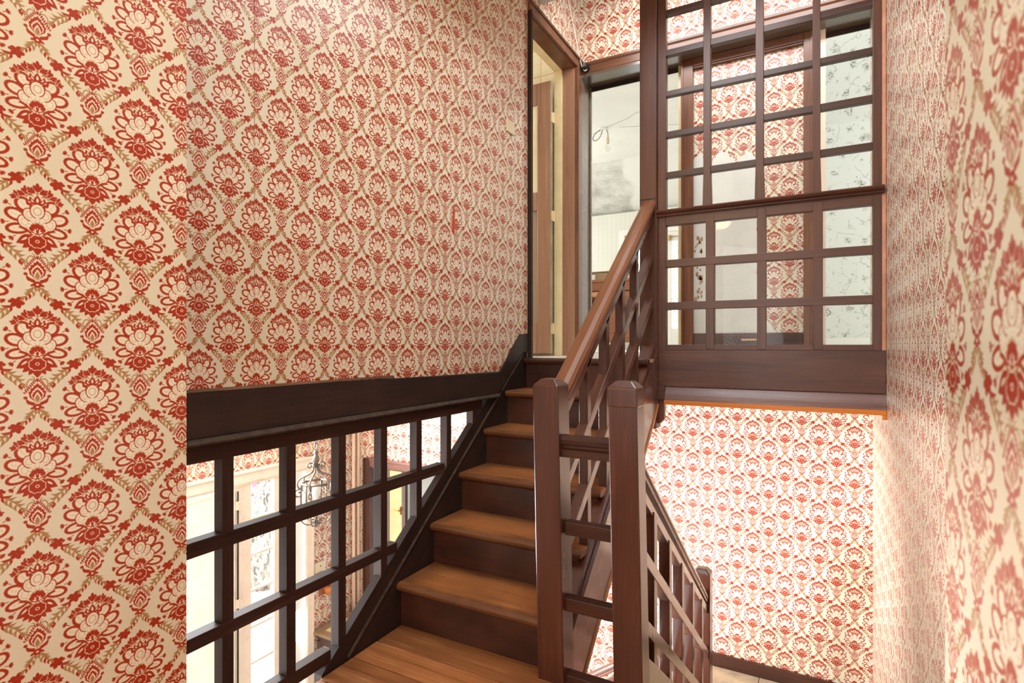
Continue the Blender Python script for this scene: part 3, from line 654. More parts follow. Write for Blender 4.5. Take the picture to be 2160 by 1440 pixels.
def newel(mb, x0, x1, y0, y1, zb, zt, lean, name, parent, cap=True):
    sx = lambda z: lean*(zt-z)
    vs = []
    for z, i in ((zb, 0), (zt, 0), (zt+.022, .022)):
        vs += [(x0+i+sx(z), y0+i, z), (x1-i+sx(z), y0+i, z), (x1-i+sx(z), y1-i, z), (x0+i+sx(z), y1-i, z)]
    fs = [(3,2,1,0)]+[(r*4+a, r*4+(a+1) % 4, r*4+4+(a+1) % 4, r*4+4+a) for r in (0, 1) for a in range(4)]+[(8,9,10,11)]
    return mb.add(vs, fs).build(name, MAHZ, parent, .004)
nb = thing('newel_pair', (-.66, 1.735, 0), 'two square newel posts joined by four short rails at the stair head', 'newel posts')
newel(MB(), -.843, -.749, 1.690, 1.784, -.22, .985, .021, 'newel_post', nb)
n2 = newel(MB(), -.578, -.485, 1.690, 1.775, -.40, .985, .021, 'newel_post', nb)
newel(MB(), -.5795, -.4835, 1.6885, 1.7765, .925, .9855, .021, 'spliced_cap', n2)
MB().sweep([(-.022,.005),(.022,.005),(.022,.030),(.014,.036),(.014,.044),(.026,.050),(.028,.064),(.018,.076),(-.018,.076),(-.028,.064),(-.026,.050),(-.014,.044),(-.014,.036),(-.022,.030)], (-.752,1.735,.742), (-.575,1.735,.742), (0,1,0)).build('moulded_link_rail', MAHX, nb)
for z in (.488, .235, -.02): box(-.735, -.568, 1.715, 1.757, z, z+.043).build('link_rail', MAHX, nb, .002)

# ---- lower flight, with its balustrade
s2 = thing('staircase', (-.1, 2.2, -.89), 'lower flight going down between balustrade and right hand wall', 'staircase')
for k in range(1, 5):
    y0 = 1.742+.237*(k-1); z = -.178*k
    MB().prism([(y0, z-.028), (y0+.262, z-.028), (y0+.268, z-.014), (y0+.262, z), (y0, z)], 'x', -.49, .279).build('tread', TREAD, s2)
for k in range(5):
    y0 = 1.742+.237*k
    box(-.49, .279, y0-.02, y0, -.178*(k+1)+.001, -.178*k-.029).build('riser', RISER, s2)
MB().sbar(-.545, -.497, 1.76, 3.10, -.33, -.752, .30).build('outer_stringer', MAHD, s2, .002)
bl = thing('balustrade', (-.53, 2.4, -.2), 'dark lattice balustrade dropping towards the lower landing beside the damask wall', 'balustrade')
pl = [(a*.9, b*.85) for a, b in prof]
hl_ = lambda y: .692-.7475*(y-1.834)
MB().sweep(pl, (-.532, 1.772, hl_(1.772)), (-.532, 3.10, hl_(3.10)), (1,0,0)).build('handrail', MAHD, bl)
def down(x0, x1, za, ya, sl, th, name, y1=3.10): return MB().sbar(x0, x1, 1.772, y1, za, sl, th, ya).build(name, MAHD, bl, .002)
down(-.545, -.505, .653, 1.834, -.727, .040, 'top_rail')
down(-.545, -.4985, .435, 1.852, -.750, .050, 'sloping_rail')
down(-.545, -.4985, .201, 1.862, -.752, .052, 'sloping_rail')
down(-.548, -.495, -.03, 1.862, -.752, .05, 'bottom_rail')
for k in range(5):
    y0 = 1.970+.2345*k
    MB().prism([(y0, -.06-.752*(y0-1.862)), (y0+.043, -.06-.752*(y0+.043-1.862)), (y0+.043, .63-.727*(y0+.043-1.834)), (y0, .63-.727*(y0-1.834))], 'x', -.543, -.501).build('baluster', MAHZ, bl, .002)
newel(MB(), -.585, -.493, 3.100, 3.190, -1.05, -.105, .0, 'newel_post', bl)
# ---- third flight, turning left under the upper one
s3 = thing('staircase', (-1.2, 3.4, -1.95), 'lowest flight turning left under the upper steps, only its rail showing', 'staircase')
for k in range(1, 6):
    xx = -.585-.23*(k-1); z = -.89-.1765*k
    box(xx-.258, xx, 3.16, 3.698, z-.028, z).build('tread', TREAD, s3)
    box(xx-.001, xx+.019, 3.16, 3.698, z+.001, z+.147).build('riser', RISER, s3)
b3 = thing('balustrade', (-1.1, 3.15, -1.3), 'shiny handrail and lattice seen behind and below the newel posts', 'balustrade')
q = lambda x: -.455+.715*(x+.585)
MB().sweep(pl, (-.590, 3.145, q(-.590)), (-1.95, 3.145, q(-1.95)), (0,1,0)).build('handrail', MAHT, b3)
def third(zo, th, name, y0=3.13, y1=3.16): return MB().sweep([(y0-3.145,0),(y1-3.145,0),(y1-3.145,th),(y0-3.145,th)], (-.590,3.145,q(-.590)+zo), (-1.95,3.145,q(-1.95)+zo), (0,1,0)).build(name, MAHT, b3)
third(-.075, .040, 'top_rail'); third(-.31, .05, 'sloping_rail'); third(-.54, .05, 'sloping_rail'); third(-.95, .25, 'stringer', 3.125, 3.16)
for k in range(6):
    xx = -.80-.21*k
    MB().prism([(xx, q(xx)-.76), (xx+.04, q(xx+.04)-.76), (xx+.04, q(xx+.04)-.05), (xx, q(xx)-.05)], 'y', 3.13, 3.16).build('baluster', MAHZ, b3, .002)

# ================================================================== SCREENS
ls = thing('lattice_screen', (-1.48, 1.5, 0), 'black open lattice screen under the dado, hall seen through it', 'screen')
LX0, LX1 = -1.508, -1.4685
yend = lambda z: 1.451+(z-.085)/.775+.01
box(LX0, LX1, .765, yend(.80), .800, .850).build('top_rail', LAT, ls, .002)
for z0, z1 in ((.548, .590), (.297, .334), (.028, .072)): box(LX0, LX1+.0006, .765, yend(z0), z0, z1).build('rail', LAT, ls, .0015)
for k in range(8):
    yc = .788+.2178*k
    zb = .03 if yc < 1.40 else zu(yc)-.02
    box(LX0+.001, LX1, yc-.0175, yc+.0175, zb, .802).build('mullion', LATZ, ls, .0015)
# ---- the tall landing screen
YS = 3.010
sc = thing('glazed_screen', (-.25, 3.03, .80), 'tall brown lattice screen with panes above the lower stairwell', 'screen')
MB().box(-.840, -.749, 2.988, 3.082, .672, 3.19).build('corner_post', SCRZ, sc, .004)
MB().box(-.840, -.749, 2.9865, 2.988, 1.905, 1.909).build('post_joint', BLK, sc)
box(-.749, -.705, YS+.006, YS+.05, 1.095, 3.19).build('stile', SCRZ, sc, .002)
box(-.752, -.744, YS-.018, YS+.006, .80, 1.80).build('corner_bead', SCRZ, sc, .002)
box(.228, .262, YS, YS+.05, 1.095, 3.19).build('stile', SCRZ, sc, .002)
box(.262, .279, YS+.004, YS+.05, 1.0966, 3.19).build('pink_filler_strip', PINK, sc, .002)
for a, b in ((-.500,-.458), (-.256,-.215), (-.011,.030)): box(a, b, YS, YS+.045, 1.10, 1.80).build('mullion', SCRZ, sc, .002)
for a, b in ((-.516,-.472), (-.267,-.222), (-.017,.024)):
    MB().prism([(a, 1.845), (b, 1.845), (b-.004, 2.0), (b-.004, 3.19), (a+.004, 3.19), (a+.004, 2.0)], 'y', YS, YS+.045).build('mullion', SCRZ, sc, .002)
box(-.705, .262, YS+.002, YS+.045, 1.095, 1.123).build('rail', SCRX, sc, .002)
box(-.705, .262, YS+.002, YS+.045, 1.760, 1.808).build('rail', SCRX, sc, .002)
for a, b in ((1.309,1.349), (1.536,1.576)): box(-.705, .230, YS-.001, YS+.045, a, b).build('rail', SCRX, sc, .002)
for a, b in ((2.016,2.047), (2.233,2.264), (2.453,2.481), (2.671,2.702), (2.888,2.917), (3.105,3.135)):
    box(-.706, .229, YS+.008, YS+.042, a, b).build('glazing_bar', wood('bar_wood_%d' % (a*100), c255(44,26,20), c255(66,42,34), c255(84,56,46), 'x', .32) if a < 2.03 else bpy.data.materials['bar_wood_201'], sc, .0015)
MB().sweep([(.03,0),(-.008,0),(-.014,.006),(-.012,.012),(-.024,.018),(-.030,.027),(-.024,.035),(.03,.037)], (-.749,YS,1.806), (.272,YS,1.806), (0,1,0)).build('moulded_rail', SCRX, sc)
xs = [(-.705,-.500), (-.458,-.256), (-.215,-.011), (.030,.228)]
for x0, x1 in xs:
    for z0, z1 in ((1.123,1.309), (1.349,1.536), (1.576,1.760)):
        box(x0-.004, x1+.004, YS+.024, YS+.027, z0-.004, z1+.004).build('pane', GLASS, sc)
box(-.749, .2795, YS+.004, YS+.04, .90, 1.0965).build('fascia', SCRX, sc, .002)
cv = [(.012,.905)]+[(-.030*math.sin(t*math.pi/2)**1.2, .895-.066*t) for t in [i/7 for i in range(8)]]+[(.012,.829)]
MB().sweep([(a, b-.83) for a, b in cv], (-.705,YS+.004,.83), (.279,YS+.004,.83), (0,1,0)).build('cove_moulding', wood('lilac_brown_cove', c255(84,58,54), c255(112,84,80), c255(132,104,100), 'x', .3), sc, smooth=False)
MB().prism([(-.749,.83),(-.705,.83),(-.705,.895),(-.716,.912),(-.749,.90)], 'y', YS-.016, YS+.01).build('cove_return', SCRX, sc, .003)
MB().prism([(-.749,.70),(-.735,.70),(-.712,.725),(-.712,.83),(-.749,.83)], 'y', YS-.004, YS+.03).build('lower_return', SCRZ, sc, .003)
box(-.708, .279, YS-.030, YS+.01, .806, .829).build('orange_edge_strip', ORNG, sc, .002)
box(.262, .279, YS-.030, YS+.0, .786, .806).build('strip_end', ORNG, sc, .003)
# ================================================================== WINDOWS, DOORS
# ---- French window of the hall
w1 = struct(thing('window_1', (-3.65, 2.6, -1.95)))
box(-3.752, -3.604, 3.160, 3.181, -1.95, .125).build('reveal', CREAM, w1)
for a, b in ((1.22,1.30), (3.14,3.201)): MB().box(-3.604, -3.578, a, b, -1.95, .225).box(-3.578, -3.570, b-.02, b, -1.95, .225).build('casing', CREAM, w1, .003)
MB().box(-3.604, -3.576, 1.22, 3.201, .135, .225).box(-3.576, -3.566, 1.22, 3.201, .205, .225).box(-3.604, -3.586, 1.3, 3.14, .118, .135).build('casing', CREAM, w1, .003)
box(-3.70, -3.60, 1.28, 1.30, -1.95, .125).build('reveal', CREAM, w1)
lf = MB().add([(-3.60, 1.30, -1.93), (-3.60, 2.465, -1.93), (-3.60, 2.465, .105), (-3.60, 1.30, .105)], [(0, 1, 2, 3)]).build('window_blind', BLIND, w1)
MB().prism([(1.6,.06),(2.33,.085),(2.33,.079),(1.6,.05)], 'x', -3.598, -3.594).build('sheet_fold', SHUT, lf)
MB().box(-3.64, -3.585, 2.465, 2.510, -1.93, .12).build('meeting_stile', CREAM, w1, .003)
cs = MB().box(-3.64, -3.592, 2.512, 2.575, -1.93, .115).box(-3.64, -3.600, 2.575, 2.645, -1.93, .115).box(-3.64, -3.592, 2.838, 2.900, -1.93, .115).box(-3.64, -3.60, 2.645, 2.838, .110, .118).box(-3.64, -3.60, 2.645, 2.838, -1.93, -1.72)
cs = cs.build('casement', CREAM, w1, .003)
for i in range(7):
    zt_ = .110-.2635*i
    box(-3.625, -3.622, 2.640, 2.842, zt_-.250, zt_+.004).build('pane', GLASS, cs)
    if i < 6: box(-3.64, -3.604, 2.645, 2.838, zt_-.262, zt_-.246).build('glazing_bar', CREAM, cs, .002)
rod = MB().tube([(-3.575, 2.522, .09), (-3.575, 2.522, -1.85)], .006).build('bolt_rod', DKMET, cs, smooth=True)
for z in (-.01, -.70, -1.3):
    MB().box(-3.590, -3.566, 2.508, 2.540, z-.03, z+.03).tube([(-3.566, 2.525, z+.028), (-3.556, 2.535, z+.026), (-3.556, 2.535, z-.026), (-3.566, 2.525, z-.028)], .005).build('rod_bracket', CREAM, cs, .002)
MB().box(-3.70, -3.60, 2.905, 2.93, -1.95, .12).box(-3.655, -3.640, 2.93, 3.14, -1.0, .12).prism([(2.93,-1.0),(3.14,-1.35),(3.14,-1.95),(3.10,-1.95),(2.93,-1.3)], 'x', -3.655, -3.64).build('white_side_panel', paint('white_gloss_panel', c255(236,240,242), .7, .01, 2), w1)  # slanting lower piece gives a diagonal patch of sunlight a solid shape
# ---- transom light over the window
w2 = struct(thing('window_2', (-3.68, 1.8, .385)))
MB().box(-3.72, -3.66,   .2, 2.93, .357, .360).box(-3.72, -3.66, .2, 2.93, .79, .82).box(-3.72, -3.66, 1.0, 1.03, .41, .79).box(-3.72,-3.66,1.96,1.99,.41,.79).build('transom_frame', CREAM, w2)
for a, b in ((.2,1.0),(1.03,1.96),(1.99,2.93)): box(a*0-3.692, -3.689, a, b, .359, .795).build('pane', GLASS, w2)
# ---- window of the upper back room
w3 = struct(thing('window_3', (-1.85, 7.05, 1.05)))
MB().box(-2.235, -2.16, 6.985, 7.12, 1.05, 2.60).box(-1.47, -1.395, 6.985, 7.12, 1.05, 2.60).box(-2.16, -1.47, 6.985, 7.12, 2.53, 2.60).build('reveal', WHITE, w3)
box(-2.15, -1.48, 7.0, 7.05, 2.49, 2.53).build('blind_box', WPLAST, w3, .003)
c3 = MB()
for a, b in ((-2.16,-2.09),(-1.86,-1.815),(-1.81,-1.575),(-1.507,-1.47)): c3.box(a, b, 7.05, 7.09, 1.05, 2.49)
c3.box(-2.09, -1.86, 7.05, 7.09, 1.05, 1.33).box(-2.09, -1.86, 7.05, 7.09, 2.42, 2.49).box(-1.575, -1.507, 7.05, 7.09, 1.05, 1.33).box(-1.575, -1.507, 7.05, 7.09, 2.42, 2.49)
c3 = c3.build('casement', WHITE, w3, .003)
for a, b in ((-2.09,-1.86),(-1.575,-1.507)):
    for z in (1.33, 1.70, 2.06):
        box(a, b, 7.066, 7.069, z, z+.37).build('pane', GLASS, c3)
        if z > 1.4: box(a, b, 7.055, 7.085, z-.008, z+.008).build('glazing_bar', WHITE, c3)
MB().lathe((-1.60, 7.035, 2.475), [(.008,-.05),(.014,-.045),(.014,.03),(.022,.035),(.022,.045)], 10).tube([(-1.60, 7.035, 2.475), (-1.48, 7.035, 2.470)], .004).build('brass_bracket', BRASS, w3)
# ---- doorway from the hall to the back hall
d2 = struct(thing('door_2', (-3.0, 3.72, -1.95)))
for a, b in ((-3.495, -3.420), (-2.46, -2.385)):
    MB().box(a, b, 3.675, 3.702, -1.95, .132).box(a, a+.018, 3.665, 3.675, -1.95, .132).box(b-.016, b, 3.70, 3.87, -1.95, .06).build('architrave', MAHZ, d2, .003)
MB().box(-3.4195, -2.4605, 3.675, 3.702, .060, .132).box(-3.4195, -2.4605, 3.665, 3.675, .112, .132).box(-3.43, -2.45, 3.70, 3.87, .045, .06).build('architrave', wood('reddish_door_head', c255(92,58,50), c255(124,86,76), c255(146,108,98), 'x', .34), d2, .003)
lf = MB().box(-3.735, -3.685, 4.48, 4.52, -1.93, .04).box(-3.96, -3.90, 4.48, 4.52, -1.93, .04).box(-3.90, -3.735, 4.48, 4.52, -1.93, -1.75).build('door_leaf', MAHZ, d2, .003)
box(-3.90, -3.735, 4.487, 4.51, -1.75, .04).build('amber_panel', AMBER, lf)
MB().box(-3.752, -3.742, 4.468, 4.487, -.62, -.54).tube([(-3.748, 4.468, -.575), (-3.748, 4.44, -.575), (-3.80, 4.435, -.57)], .007).build('lever_handle', BRASS, lf)
MB().box(-4.10, -4.04, 4.40, 4.44, -1.95, .30).build('grey_post', paint('grey_green_post', c255(150,146,128), .5, .08, 6), d2)
MB().box(-3.40, -3.385, 4.2, 4.24, -1.95, .5).box(-3.385, -2.4, 4.215, 4.225, -1.95, .5).build('glazed_partition', GREY, d2)

# ================================================================== THINGS IN THE HALL
# ---- wrought iron lantern
LC = Vector((-2.835, 2.555, 0))
ln = thing('hanging_lantern', (LC.x, LC.y, .82), 'wrought iron hexagonal lantern on a chain in the hall, behind the black lattice', 'lantern')
zc = .80
MB().lathe((LC.x, LC.y, .79), [(.045,.03),(.045,.015),(.02,0)], 14).build('ceiling_rose', IRON, ln)
k = 0; z = .785
while z > .44:
    a = (k % 2)*math.pi/2
    MB().tube([(LC.x+.013*math.cos(t)*math.cos(a), LC.y+.013*math.cos(t)*math.sin(a), z-.022+.026*math.sin(t)) for t in [2*math.pi*i/10 for i in range(10)]], .0038, 6, True).build('chain_link', IRON, ln, smooth=True)
    z -= .042; k += 1
MB().lathe((LC.x, LC.y, .345), [(.006,.10),(.018,.085),(.010,.07),(.020,.055),(.022,.035),(.012,.02),(.012,-.01)], 10).build('hub', IRON, ln, smooth=True)
RB = .093; zt2, zb2 = .232, .065
hexp = [(LC.x+RB*math.cos(R(28.6+60*i+30)), LC.y+RB*math.sin(R(28.6+60*i+30))) for i in range(6)]
def scroll(c, r0, r1, turns, a0, axis, zdir=1, n=18):
    return [(c[0]+axis[0]*math.cos(a0+zdir*turns*2*math.pi*i/n)*(r0+(r1-r0)*i/n), c[1]+axis[1]*math.cos(a0+zdir*turns*2*math.pi*i/n)*(r0+(r1-r0)*i/n), c[2]+math.sin(a0+zdir*turns*2*math.pi*i/n)*(r0+(r1-r0)*i/n)) for i in range(n+1)]
def bez(ps, n=14):
    out = []
    for i in range(n+1):
        t = i/n; q_ = [Vector(p) for p in ps]
        while len(q_) > 1: q_ = [a.lerp(b, t) for a, b in zip(q_, q_[1:])]
        out.append(q_[0])
    return out
for i in range(6):
    ax = Vector((math.cos(R(28.6+60*i)), math.sin(R(28.6+60*i)), 0)) if 0 else Vector((math.cos(R(58.6+60*i)), math.sin(R(58.6+60*i)), 0))
    P = lambda r, z: (LC.x+ax.x*r, LC.y+ax.y*r, z)
    if i % 2 == 0 or True:
        arm = bez([P(.012,.335), P(.03,.25), P(.12,.31), P(.135,.23), P(.100,.205)])
        arm += scroll(P(.108,.175), .030, .008, 1.1, R(110), (ax.x, ax.y), -1)
        MB().tube(arm, .0048, 6).build('scroll_arm', IRON, ln, smooth=True)
        MB().tube(scroll(P(.038,.345), .024, .006, 1.2, R(200), (ax.x, ax.y), -1), .0042, 6).build('top_curl', IRON, ln, smooth=True)
        MB().tube(bez([P(.092,.066), P(.11,.02), P(.09,-.045), P(.03,-.045), P(.012,-.02)])+scroll(P(.024,-.012), .014, .005, 1.0, R(200), (ax.x, ax.y), -1), .0042, 6).build('bottom_scroll', IRON, ln, smooth=True)
fr = MB()
for i in range(6):
    a, b = hexp[i], hexp[(i+1) % 6]
    fr.tube([(a[0], a[1], zb2), (a[0], a[1], zt2)], .0055, 6)
    for z in (zb2, zt2): fr.tube([(a[0], a[1], z), (b[0], b[1], z)], .0075 if z == zt2 else .0055, 6)
fr = fr.build('lantern_frame', IRON, ln, smooth=True)
for i in range(6):
    a, b = hexp[i], hexp[(i+1) % 6]
    MB().add([(a[0],a[1],zb2),(b[0],b[1],zb2),(b[0],b[1],zt2),(a[0],a[1],zt2)], [(0,1,2,3)]).build('pane', GLASS, fr)
MB().lathe((LC.x, LC.y, .10), [(.012,0),(.012,.03),(.022,.05),(.030,.075),(.024,.10),(.010,.115)], 14).build('lamp_bulb', paint('opal_bulb', c255(240,238,230), .3, 0, 3), ln, smooth=True)
MB().lathe((LC.x, LC.y, -.045), [(.004,-.012),(.012,0),(.008,.012),(.014,.03),(.006,.045),(.005,.15)], 10).build('finial', IRON, ln, smooth=True)
# ---- wall pieces
for i, yy in enumerate((3.632, 3.688)):
    p = MB().tube([(-3.565, yy, -1.93), (-3.565, yy, .81)], .0165, 12)
    p = p.build('heating_pipe', PIPE, smooth=True); tag(p, ('pink cream wall pipe, left of the pair in the hall corner', 'pink cream wall pipe, right of the pair nearest the door frame')[i], 'pipe', 'heating pipes in the hall corner')
so = thing('wall_socket', (-3.59, 3.263, -.70), 'square cream socket plate on peeling damask beside the window casing', 'socket')
box(-3.600, -3.578, 3.216, 3.310, -.742, -.662).build('plate', PLAST, so, .004)
MB().tube([(-3.579, 3.272, -.695), (-3.576, 3.272, -.695)], .006).build('socket_hole', BLACK, so)
MB().prism([(3.235,-.79),(3.31,-.755),(3.318,-.742),(3.22,-.742)], 'x', -3.600, -3.597).build('torn_paper', plain('torn_paper_brown', c255(150,100,66), .8), so)
MB().prism([(3.322,-.80),(3.34,-.73),(3.348,-.64),(3.332,-.64),(3.326,-.70),(3.316,-.76)], 'x', -3.600, -3.5975).build('plaster_patch', WHITE, so)
hk = thing('wall_bracket', (-3.57, 3.335, -.93), 'small orange wooden bracket on the damask below the socket', 'bracket')
MB().lathe((-3.565, 3.34, -.955), [(.006,0),(.022,.01),(.034,.03),(.036,.06)], 12).build('knob', plain('orange_wood', c255(206,120,60), .45), hk, smooth=True)
box(-3.600, -3.590, 3.27, 3.40, -.95, -.89).build('back_plate', CAB, hk, .004)
# ---- side table with a tray cloth under its rim
tb = thing('side_table', (-3.30, 3.39, -1.95), 'brown side table with embroidered inset top standing under the pipes', 'table')
MB().box(-3.585, -3.515, 3.190, 3.585, -1.225, -1.20).box(-3.065, -2.995, 3.190, 3.585, -1.225, -1.20).box(-3.515, -3.065, 3.190, 3.255, -1.225, -1.20).box(-3.515, -3.065, 3.52, 3.585, -1.225, -1.20).build('rim', wood('greyed_oak', c255(110,84,60), c255(146,116,86), c255(170,140,108), 'x', .4), tb, .003)
def embroid():
    m, nt, P, N, L = newmat('embroidered_cloth')
    pos = N('ShaderNodeNewGeometry').outputs['Position']
    v = N('ShaderNodeTexVoronoi'); v.inputs['Scale'].default_value = 26; L(pos, v.inputs['Vector'])
    f = math_(N, L, 'MULTIPLY', ramp(N, L, v.outputs['Distance'], [(.2, 1), (.42, 0)]), ramp(N, L, noise(N, L, pos, 9), [(.45, 0), (.52, 1)]))
    L(mixc(N, L, c255(240,218,160), mixc(N, L, c255(190,120,30), c255(80,56,20), noise(N, L, pos, 60)), f), P.inputs['Base Color']); P.inputs['Roughness'].default_value = .6
    return m
box(-3.517, -3.063, 3.253, 3.522, -1.222, -1.206).build('embroidered_inset', embroid(), tb)
box(-3.55, -3.03, 3.215, 3.56, -1.30, -1.225).build('apron', MAHX, tb)
for x in (-3.55, -3.06):
    for yy in (3.215, 3.53): MB().lathe((x+.015, yy+.015, -1.95), [(.012,0),(.022,.1),(.016,.4),(.024,.68)], 8).build('leg', MAHZ, tb)

# ================================================================== UPSTAIRS THINGS
# ---- bare bulb
bb = thing('bare_bulb', (-1.91, 5.46, 3.34), 'bare clear bulb hanging from looped wire on the white ceiling', 'light bulb')
MB().lathe((-1.914, 5.46, 3.332), [(.05,.008),(.046,0),(.012,-.004)], 12).build('ceiling_plate', WHITE, bb)
MB().tube(bez([(-1.93,5.46,3.335), (-2.02,5.41,3.29), (-2.06,5.38,3.17), (-1.93,5.44,3.17), (-1.92,5.455,3.33)], 22), .0035, 6).build('wire_loop', BLACK, bb, smooth=True)
MB().tube(bez([(-1.90,5.47,3.335), (-1.87,5.48,3.35), (-1.868,5.483,3.25)], 10), .0035, 6).build('flex', BLACK, bb, smooth=True)
MB().lathe((-1.871, 5.483, 3.19), [(.016,0),(.018,.02),(.018,.05),(.010,.06)], 12).build('lamp_holder', PLAST, bb, smooth=True)
MB().lathe((-1.871, 5.483, 3.19), [(.004,-.085),(.022,-.075),(.031,-.05),(.026,-.025),(.014,0)], 16).build('bulb', BULB, bb, smooth=True)
# ---- bureau
bu2 = thing('bureau', (-1.86, 5.4, 1.045), 'brown wooden bureau in the upper back room beyond the handrail', 'cabinet')
MB().box(-2.40, -1.50, 5.18, 5.72, 1.735, 1.762).build('top', CAB, bu2, .004)
MB().box(-1.545, -1.515, 5.20, 5.70, 1.15, 1.735).box(-2.38, -2.35, 5.20, 5.70, 1.15, 1.735).box(-2.35, -1.545, 5.68, 5.70, 1.15, 1.735).box(-2.35, -1.545, 5.2, 5.68, 1.15, 1.18).box(-1.83, -1.80, 5.2, 5.68, 1.18, 1.735).build('carcase', CAB, bu2, .002)
box(-2.35, -1.545, 5.192, 5.21, 1.648, 1.735).build('drawer_front', CAB, bu2, .003)
box(-2.36, -1.815, 5.09, 5.62, 1.585, 1.632).build('pull_out_leaf', wood('pale_leaf_wood', c255(160,104,66), c255(190,132,90), c255(206,152,112), 'x', .36), bu2, .004)
dr3 = box(-1.80, -1.545, 5.195, 5.215, 1.19, 1.64).build('cupboard_door', CAB, bu2, .003)
MB().box(-1.76, -1.585, 5.190, 5.196, 1.24, 1.60).build('door_panel', CAB, dr3, .004)
MB().lathe((-1.775, 5.18, 1.42), [(.006,-.01),(.011,0),(.006,.01)], 8).build('knob', BRASS, dr3)
MB().box(-1.85, -1.50, 5.185, 5.21, 1.15, 1.19).build('plinth', CAB, bu2, .003)
for x in (-2.36, -1.56):
    for yy in (5.22, 5.64): box(x, x+.045, yy, yy+.045, 1.045, 1.15).build('foot', CAB, bu2)
bx = thing('writing_box', (-1.95, 5.42, 1.762), 'sloping lidded wooden box standing on top of the bureau', 'box')
MB().prism([(5.28,1.762),(5.60,1.762),(5.60,1.872),(5.28,1.842)], 'x', -2.2, -1.73).build('case', wood('grey_tan_box', c255(150,122,92), c255(178,150,116), c255(196,170,138), 'x', .45), bx, .002)
MB().prism([(5.265,1.842),(5.61,1.874),(5.61,1.884),(5.265,1.852)], 'x', -2.21, -1.72).build('lid', wood('grey_tan_lid', c255(140,116,92), c255(166,140,112), c255(186,160,132), 'x', .4), bx, .002)
pc = box(-1.99, -1.915, 5.22, 5.24, 1.763, 1.815).build('white_card', WPLAST, bevel=.002); tag(pc, 'small white card leaning in front of the wooden box', 'card')
cols = (c255(40,48,58), c255(66,80,92), c255(206,214,200), c255(120,176,166), c255(232,230,222), c255(150,190,182), c255(224,222,214))
labs = ('black spine book first from the left inside the bureau', 'slate grey book second from the left inside the bureau', 'pale sage book third from the left inside the bureau', 'teal book fourth from the left inside the bureau', 'white magazine fifth from the left inside the bureau', 'sea green book sixth from the left inside the bureau', 'off white book last on the right inside the bureau')
for i, c in enumerate(cols):
    x = -2.045+.03*i; h = (.30, .27, .33, .31, .34, .28, .32)[i]
    b = MB().box(x, x+.024, 5.30, 5.50, 1.181, 1.181+h).build('book', plain('book_cover_%d' % i, c, .5), bevel=.003); tag(b, labs[i], 'book', 'books inside the bureau')
    MB().box(x+.003, x+.021, 5.304, 5.497, 1.181+h-.002, 1.181+h+.001).build('pages', WPLAST, b)
# ---- switch plate, bell, cable on the stair walls
sw = box(-1.467, -1.458, 2.618, 2.705, 2.275, 2.345).build('switch_plate', PLAST, bevel=.003); tag(sw, 'blank beige cover plate on the damask left of the door', 'plate')
bel = thing('bell_box', (-1.41, 3.68, 3.06), 'round black junction box in the corner above the wide opening', 'junction box')
MB().tube([(-1.412, 3.682, 3.062), (-1.412, 3.662, 3.062), (-1.412, 3.645, 3.062)], [.030, .029, .022], 16).build('cover', BLACK, bel)
MB().box(-1.422, -1.404, 3.636, 3.648, 3.055, 3.082).build('terminal', plain('grey_metal', c255(150,150,150), .3, .9), bel)
cb_ = MB().tube(bez([(-1.455,3.30,3.59),(-1.455,3.52,3.40),(-1.455,3.62,3.2),(-1.455,3.66,3.08),(-1.42,3.65,3.0),(-1.40,3.655,3.04)], 20), .0035, 6)
cb_ = cb_.build('bell_cable', WPLAST, smooth=True); tag(cb_, 'thin white cable running down the damask to the black junction box', 'cable', 'white cables by the upper corner')
for a, b, l in ((2.94, 3.22, 'thin white cable pair end nearest the door head on the damask'), (3.20, 3.50, 'thin white cable slanting down the damask between the other two')):
    c_ = MB().tube([(-1.464, a, 3.58), (-1.464, a+.1, 3.42), (-1.464, b, 3.124)], .003, 6).build('bell_cable', WPLAST, smooth=True); tag(c_, l, 'cable', 'white cables by the upper corner')

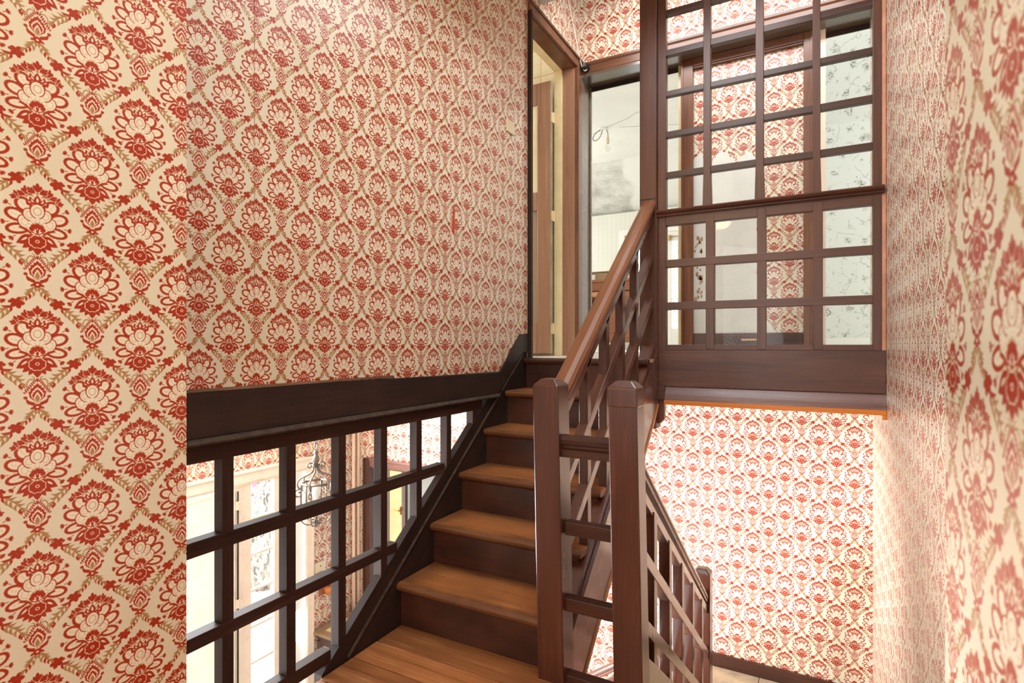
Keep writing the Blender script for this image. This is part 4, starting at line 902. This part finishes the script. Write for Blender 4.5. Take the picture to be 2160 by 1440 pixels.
# ================================================================== OUTSIDE
struct(box(-16, -3.76, -6, 14, -2.1, -1.98).build('ground', paint('pale_gravel', c255(226,216,204), .9, .08, 14)), 'pale sunlit ground outside the hall')
def bark():
    m, nt, P, N, L = newmat('bark'); pos = N('ShaderNodeNewGeometry').outputs['Position']
    f = noise(N, L, vmap(N, L, pos, (22, 22, 6)), 1, 6, .7, 1.2); L(ramp(N, L, f, [(.38, c255(90,84,80)), (.55, c255(190,184,178))]), P.inputs['Base Color']); bump(N, L, P, f, 1, .03); return m
tr = thing('tree', (-6.3, 4.80, -1.98), 'grey barked tree trunk standing outside the hall window', 'tree')
MB().tube([(-6.3+.04*math.sin(i), 4.80+.03*math.cos(i*1.7), -2+.35*i) for i in range(14)], [.24-.005*i+.012*math.sin(i*2.3) for i in range(14)], 16).build('trunk', bark(), tr, smooth=True)
def leaves(mb, n, c, rad, size, rnd):
    for _ in range(n):
        p = Vector(c)+Vector((rnd.gauss(0, rad[0]), rnd.gauss(0, rad[1]), rnd.gauss(0, rad[2])))
        d = Vector((rnd.uniform(-1, 1), rnd.uniform(-1, 1), rnd.uniform(-1, 1))).normalized(); u = d.cross(Vector((0, 0, 1)));
        if u.length < .1: continue
        u.normalize(); s = size*rnd.uniform(.6, 1.3)
        mb.add([p-d*s, p+u*s*.5, p+d*s, p-u*s*.5], [(0, 1, 2, 3)])
    return mb
rnd = random.Random(5)
bo = thing('bougainvillea', (-5.6, 4.05, -1.98), 'pink flowering bougainvillea outside the hall window', 'shrub')
MB().tube(bez([(-5.6,3.9,-1.98), (-5.5,4.0,-.8), (-5.7,4.1,.2)], 10), .025, 8).build('stem', bark(), bo)
leaves(MB(), 260, (-5.6, 4.02, -.05), (.12, .11, .28), .035, rnd).build('bracts', plain('pink_bract', c255(244,130,206), .6), bo, kind='stuff')
leaves(MB(), 420, (-5.6, 4.05, -.75), (.16, .16, .42), .045, rnd).build('foliage', plain('shrub_leaf', c255(176,196,176), .6), bo, kind='stuff')
t3 = thing('tree', (-2.0, 10.5, -2), 'leafy tree outside the upper back room window', 'tree')
MB().tube([(-2.0, 10.5, -2), (-2.0, 10.5, 3)], .12, 10).build('trunk', bark(), t3)
leaves(MB(), 1600, (-2.0, 10.5, 2.2), (.9, .5, .9), .09, rnd).build('foliage', plain('tree_leaf', c255(170,192,166), .6), t3, kind='stuff')
